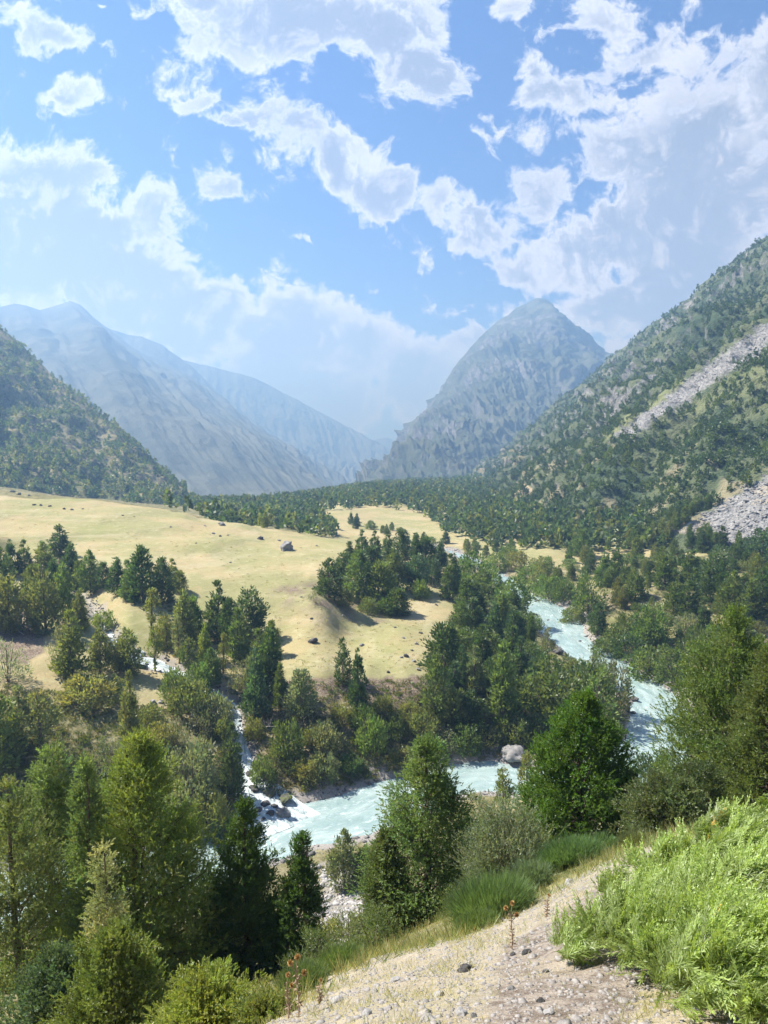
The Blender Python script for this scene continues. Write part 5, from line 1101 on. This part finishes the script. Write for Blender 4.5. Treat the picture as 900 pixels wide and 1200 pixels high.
# fallen branches
def snag(u, v, L_, ang, label, seed, lift=.3):
    p = hit(u, v, 20); rg = np.random.default_rng(seed); parts = []
    q = np.linspace(0, 1, 6)[:, None]; d = np.array([math.cos(ang), math.sin(ang) * .6, lift]); base = p + [0, 0, .15]
    parts.append(tube(base * 0 + d * q * L_ + rg.normal(0, .05, (6, 3)), .09 * (1.1 - q[:, 0]), 5))
    for k in range(9):
        s = rg.uniform(.2, .95); b = d * s * L_; e = unit(d + rg.normal(size=3) * .8) * L_ * rg.uniform(.2, .45); parts.append(tube(b + e * q[:4] / .6, .035 * (1.1 - q[:4, 0]), 4))
    v_, q_ = join(parts); o = mesh_obj('dead_branch', v_, q_, mat=M_DEAD); o.location = tuple(base); tag(o, label, 'dead branch', 'dead branches on the valley floor')
snag(28, 745, 4.5, 2.6, 'bleached dead branches under the left grove', 1, .5); snag(305, 855, 4.5, -1.0, 'thin fallen trunk beside the cascade', 2, .25); snag(740, 795, 4.5, 2.5, 'bleached fallen branch on right shore of the bend', 3, .35); snag(282, 965, 3, .3, 'dead branch lying left of the cascade mouth', 4, .3)
# ------------------------------------------------------------------ haze, sky, sun, camera
def add_haze():
    x0, x1, y0, y1, z0, z1 = -7500, 7500, -60, 10500, float(Z.min()) - 2.0 if 'Z' in globals() else -420, 900
    v = [(x, y, z) for x in (x0, x1) for y in (y0, y1) for z in (z0, z1)]
    f = [(0, 1, 3, 2), (4, 6, 7, 5), (0, 4, 5, 1), (2, 3, 7, 6), (0, 2, 6, 4), (1, 5, 7, 3)]
    m, t = new_mat('haze_air')
    pv = t.node('ShaderNodeVolumePrincipled')
    pv.inputs['Color'].default_value = HAZE_COL
    pv.inputs['Absorption Color'].default_value = (.30, .27, .3, 1)
    pv.inputs['Density'].default_value = HAZE_D
    pv.inputs['Anisotropy'].default_value = HAZE_G
    t.l.new(pv.outputs[0], t.out.inputs['Volume'])
    o = mesh_obj('haze', v, f, mat=m)
    tag(o, 'thin blue summer haze filling the valley', 'haze', kind='stuff')
HAZE_COL = (.31, .57, 1.0, 1); HAZE_D = .00035; HAZE_G = .3
add_haze()

SUN_EL, SUN_AZ = math.radians(52), math.radians(-70)   # azimuth from +Y, negative = left
sd = Vector((math.sin(SUN_AZ) * math.cos(SUN_EL), math.cos(SUN_AZ) * math.cos(SUN_EL), math.sin(SUN_EL)))
sl = bpy.data.lights.new('sun', 'SUN'); sl.energy = 5; sl.angle = math.radians(.55); sl.color = (1, .985, .965)
so_ = bpy.data.objects.new('sun', sl); C.objects.link(so_)
so_.rotation_euler = (-sd).to_track_quat('-Z', 'Y').to_euler()

# (u, v, radius u, radius v, rotation deg, weight) -> blobs in the world's sky directions
BL = [(360, 20, 190, 62, 3, 1.1), (500, 78, 75, 62, 20, 1.0), (235, 0, 70, 36, 0, .8), (475, 20, 110, 60, 0, .9),
      (45, 62, 62, 26, 20, .95), (15, 60, 30, 36, 0, .7), (100, 78, 45, 12, 5, .6), (70, 130, 42, 23, 5, .95), (0, 175, 20, 22, 0, .6),
      (45, 235, 95, 62, 15, 1.2), (60, 300, 200, 78, 8, 1.35), (160, 330, 150, 66, 20, 1.2), (250, 375, 120, 50, 15, 1.15), (110, 215, 60, 30, 25, .7), (200, 265, 60, 36, 40, .8),
      (265, 240, 52, 26, 5, .9), (235, 130, 42, 15, -20, .52), (345, 385, 76, 74, 0, 1.25), (400, 392, 70, 55, 0, 1.15), (370, 450, 120, 50, 10, 1.2), (470, 440, 110, 62, 10, 1.1), (540, 405, 60, 32, -15, .9), (470, 383, 28, 10, 0, .55),
      (290, 160, 48, 16, 8, .75), (345, 172, 55, 30, 35, .9), (395, 200, 66, 33, 20, 1.0), (460, 225, 66, 30, 12, 1.0), (515, 238, 52, 32, 10, .85), (352, 283, 22, 8, 20, .5), (340, 250, 16, 12, 40, .55),
      (565, 168, 24, 12, 35, .75), (590, 8, 30, 26, 0, .7), (630, 88, 45, 22, 25, .75), (665, 115, 65, 32, 15, .85), (700, 100, 45, 26, 0, .6),
      (580, 268, 80, 42, 15, 1.1), (628, 240, 44, 44, 0, 1.0), (610, 305, 62, 34, 20, 1.0), (660, 300, 75, 55, 0, 1.1),
      (800, 180, 130, 75, -15, 1.05), (860, 110, 100, 90, -30, .9), (850, 260, 130, 110, 0, 1.25), (740, 180, 65, 30, 0, .9), (720, 260, 70, 50, 10, .75), (700, 340, 120, 50, -5, 1.2), (620, 375, 70, 36, -20, 1.1), (790, 350, 110, 90, -20, 1.3),
      (880, 40, 70, 70, 0, .7), (760, 40, 90, 24, -35, .55), (700, 20, 40, 30, 0, .4), (950, 200, 120, 250, 0, 1.1), (-80, 260, 150, 110, 0, 1.1), (-60, 420, 120, 70, 0, .8),
      (470, 510, 60, 10, -5, .7), (130, 60, 25, 8, 30, .3), (95, 25, 10, 8, 0, .5)]
w = bpy.data.worlds.new('World'); scene.world = w; w.use_nodes = True
w.node_tree.nodes.clear(); t = NT(w.node_tree)
out = t.node('ShaderNodeOutputWorld')
sky = t.node('ShaderNodeTexSky', sky_type='NISHITA'); sky.sun_disc = False
sky.sun_elevation = SUN_EL; sky.sun_rotation = SUN_AZ; sky.altitude = 1800; sky.air_density = 1.0; sky.dust_density = .35; sky.ozone_density = 1.6
d = t.node('ShaderNodeTexCoord').outputs['Generated']
s3 = t.node('ShaderNodeSeparateXYZ'); t.put(s3.inputs[0], d)
yy = t.math('ADD', t.math('ABSOLUTE', s3.outputs[1]), .12)
gx = t.math('DIVIDE', s3.outputs[0], yy); gzn = t.math('DIVIDE', s3.outputs[2], yy)
cv = t.node('ShaderNodeCombineXYZ'); t.put(cv.inputs[0], gx); t.put(cv.inputs[1], gzn); g = cv.outputs[0]
warp = t.noise(g, 3.0, 6, .6, 0, 1)
gw = t.vmath('ADD', g, t.vmath('SCALE', t.vmath('SUBTRACT', warp, (.5, .5, .5)), scale=.19))
tot = None
for (u, v, ru, rv2, rot, wt) in BL:
    r = ray(u, v); k = abs(r[1]) / math.sqrt((r ** 2).sum()); yv = r[1] + .12 * math.sqrt((r ** 2).sum())
    c0 = (r[0] / yv, r[2] / yv, 0); sc = FPX * 1.13
    mp = t.node('ShaderNodeMapping', vector_type='TEXTURE')
    mp.inputs['Location'].default_value = c0; mp.inputs['Rotation'].default_value = (0, 0, -math.radians(rot))
    mp.inputs['Scale'].default_value = (ru / sc * 1.25, rv2 / sc * 1.25, 1); t.put(mp.inputs[0], gw)
    q = t.math('SUBTRACT', 1.0, t.vmath('LENGTH', mp.outputs[0]))
    q = t.math('MULTIPLY', t.math('MAXIMUM', q, 0.0), wt)
    tot = q if tot is None else t.math('SMOOTH_MAX', tot, q, .18)
nA = t.noise(gw, 6.5, 12, .62, .15); nB = t.noise(t.vmath('ADD', gw, (-.02, .03, 0.0)), 6.5, 12, .62, .15)
nW = t.noise(t.vmath('ADD', g, t.vmath('SCALE', warp, scale=.12)), 22, 12, .66, .3)
dens = t.math('ADD', tot, t.math('MULTIPLY', t.math('SUBTRACT', nA, .5), 2.3))
dens = t.math('ADD', dens, t.math('MULTIPLY', t.math('SUBTRACT', nW, .5), 1.9))
cloud = t.math('MULTIPLY', t.smooth(dens, .22, .56), t.smooth(s3.outputs[2], -.05, 0.0))
thick = t.smooth(dens, .42, .95)
relief = t.smooth(t.math('SUBTRACT', nB, nA), -.04, .07)  # offset noise difference, used as painted shade on the cloud sides
ccol = t.mix(thick, (.96, .985, 1.05), (.36, .40, .48))  # shading of the cloud cores is put into the colour as grey
ccol = t.mix(t.math('MULTIPLY', relief, t.smooth(dens, .35, .8, 0.0, .85)), ccol, (.38, .42, .52))
nG = t.smooth(t.noise(gw, 3.4, 5, .55), .44, .58)
ccol = t.mix(t.math('MULTIPLY', nG, t.smooth(dens, .45, .8, 0.0, .85)), ccol, (.36, .40, .50))
puff = t.smooth(nW, .52, .66)
ccol = t.mix(t.math('MULTIPLY', puff, .5), ccol, (1.04, 1.03, 1.02))
CLB = 6.3
cl = t.vmath('SCALE', ccol, scale=t.smooth(s3.outputs[2], .03, .40, CLB * 1.35, CLB))
skyc = t.vmath('MULTIPLY', sky.outputs[0], (.36, .52, .82))
fin = t.mix(t.math('MULTIPLY', cloud, .97), skyc, cl)
bg = t.node('ShaderNodeBackground'); t.put(bg.inputs[0], fin); bg.inputs[1].default_value = .07
t.l.new(bg.outputs[0], out.inputs[0])
w.cycles.sampling_method = 'MANUAL'; w.cycles.sample_map_resolution = 512

cam = bpy.data.cameras.new('camera'); co = bpy.data.objects.new('camera', cam); C.objects.link(co)
co.location = (0, 0, H); co.rotation_euler = (math.pi / 2 - PITCH, 0, 0)
cam.sensor_fit = 'VERTICAL'; cam.sensor_height = 36; cam.lens = FPX / 1200 * 36
cam.clip_end = 40000; cam.clip_start = .05
scene.camera = co
vs = scene.view_settings; vs.view_transform = 'Standard'; vs.look = 'None'; vs.gamma = 1; vs.use_curve_mapping = False; vs.exposure = 1.3
cy_ = scene.cycles
cy_.max_bounces = 5; cy_.diffuse_bounces = 3; cy_.glossy_bounces = 2; cy_.transmission_bounces = 3; cy_.transparent_max_bounces = 4; cy_.volume_bounces = 0
cy_.use_denoising = True; cy_.use_adaptive_sampling = True; cy_.adaptive_threshold = .02
cy_.caustics_reflective = False; cy_.caustics_refractive = False
cy_.sample_clamp_indirect = 6
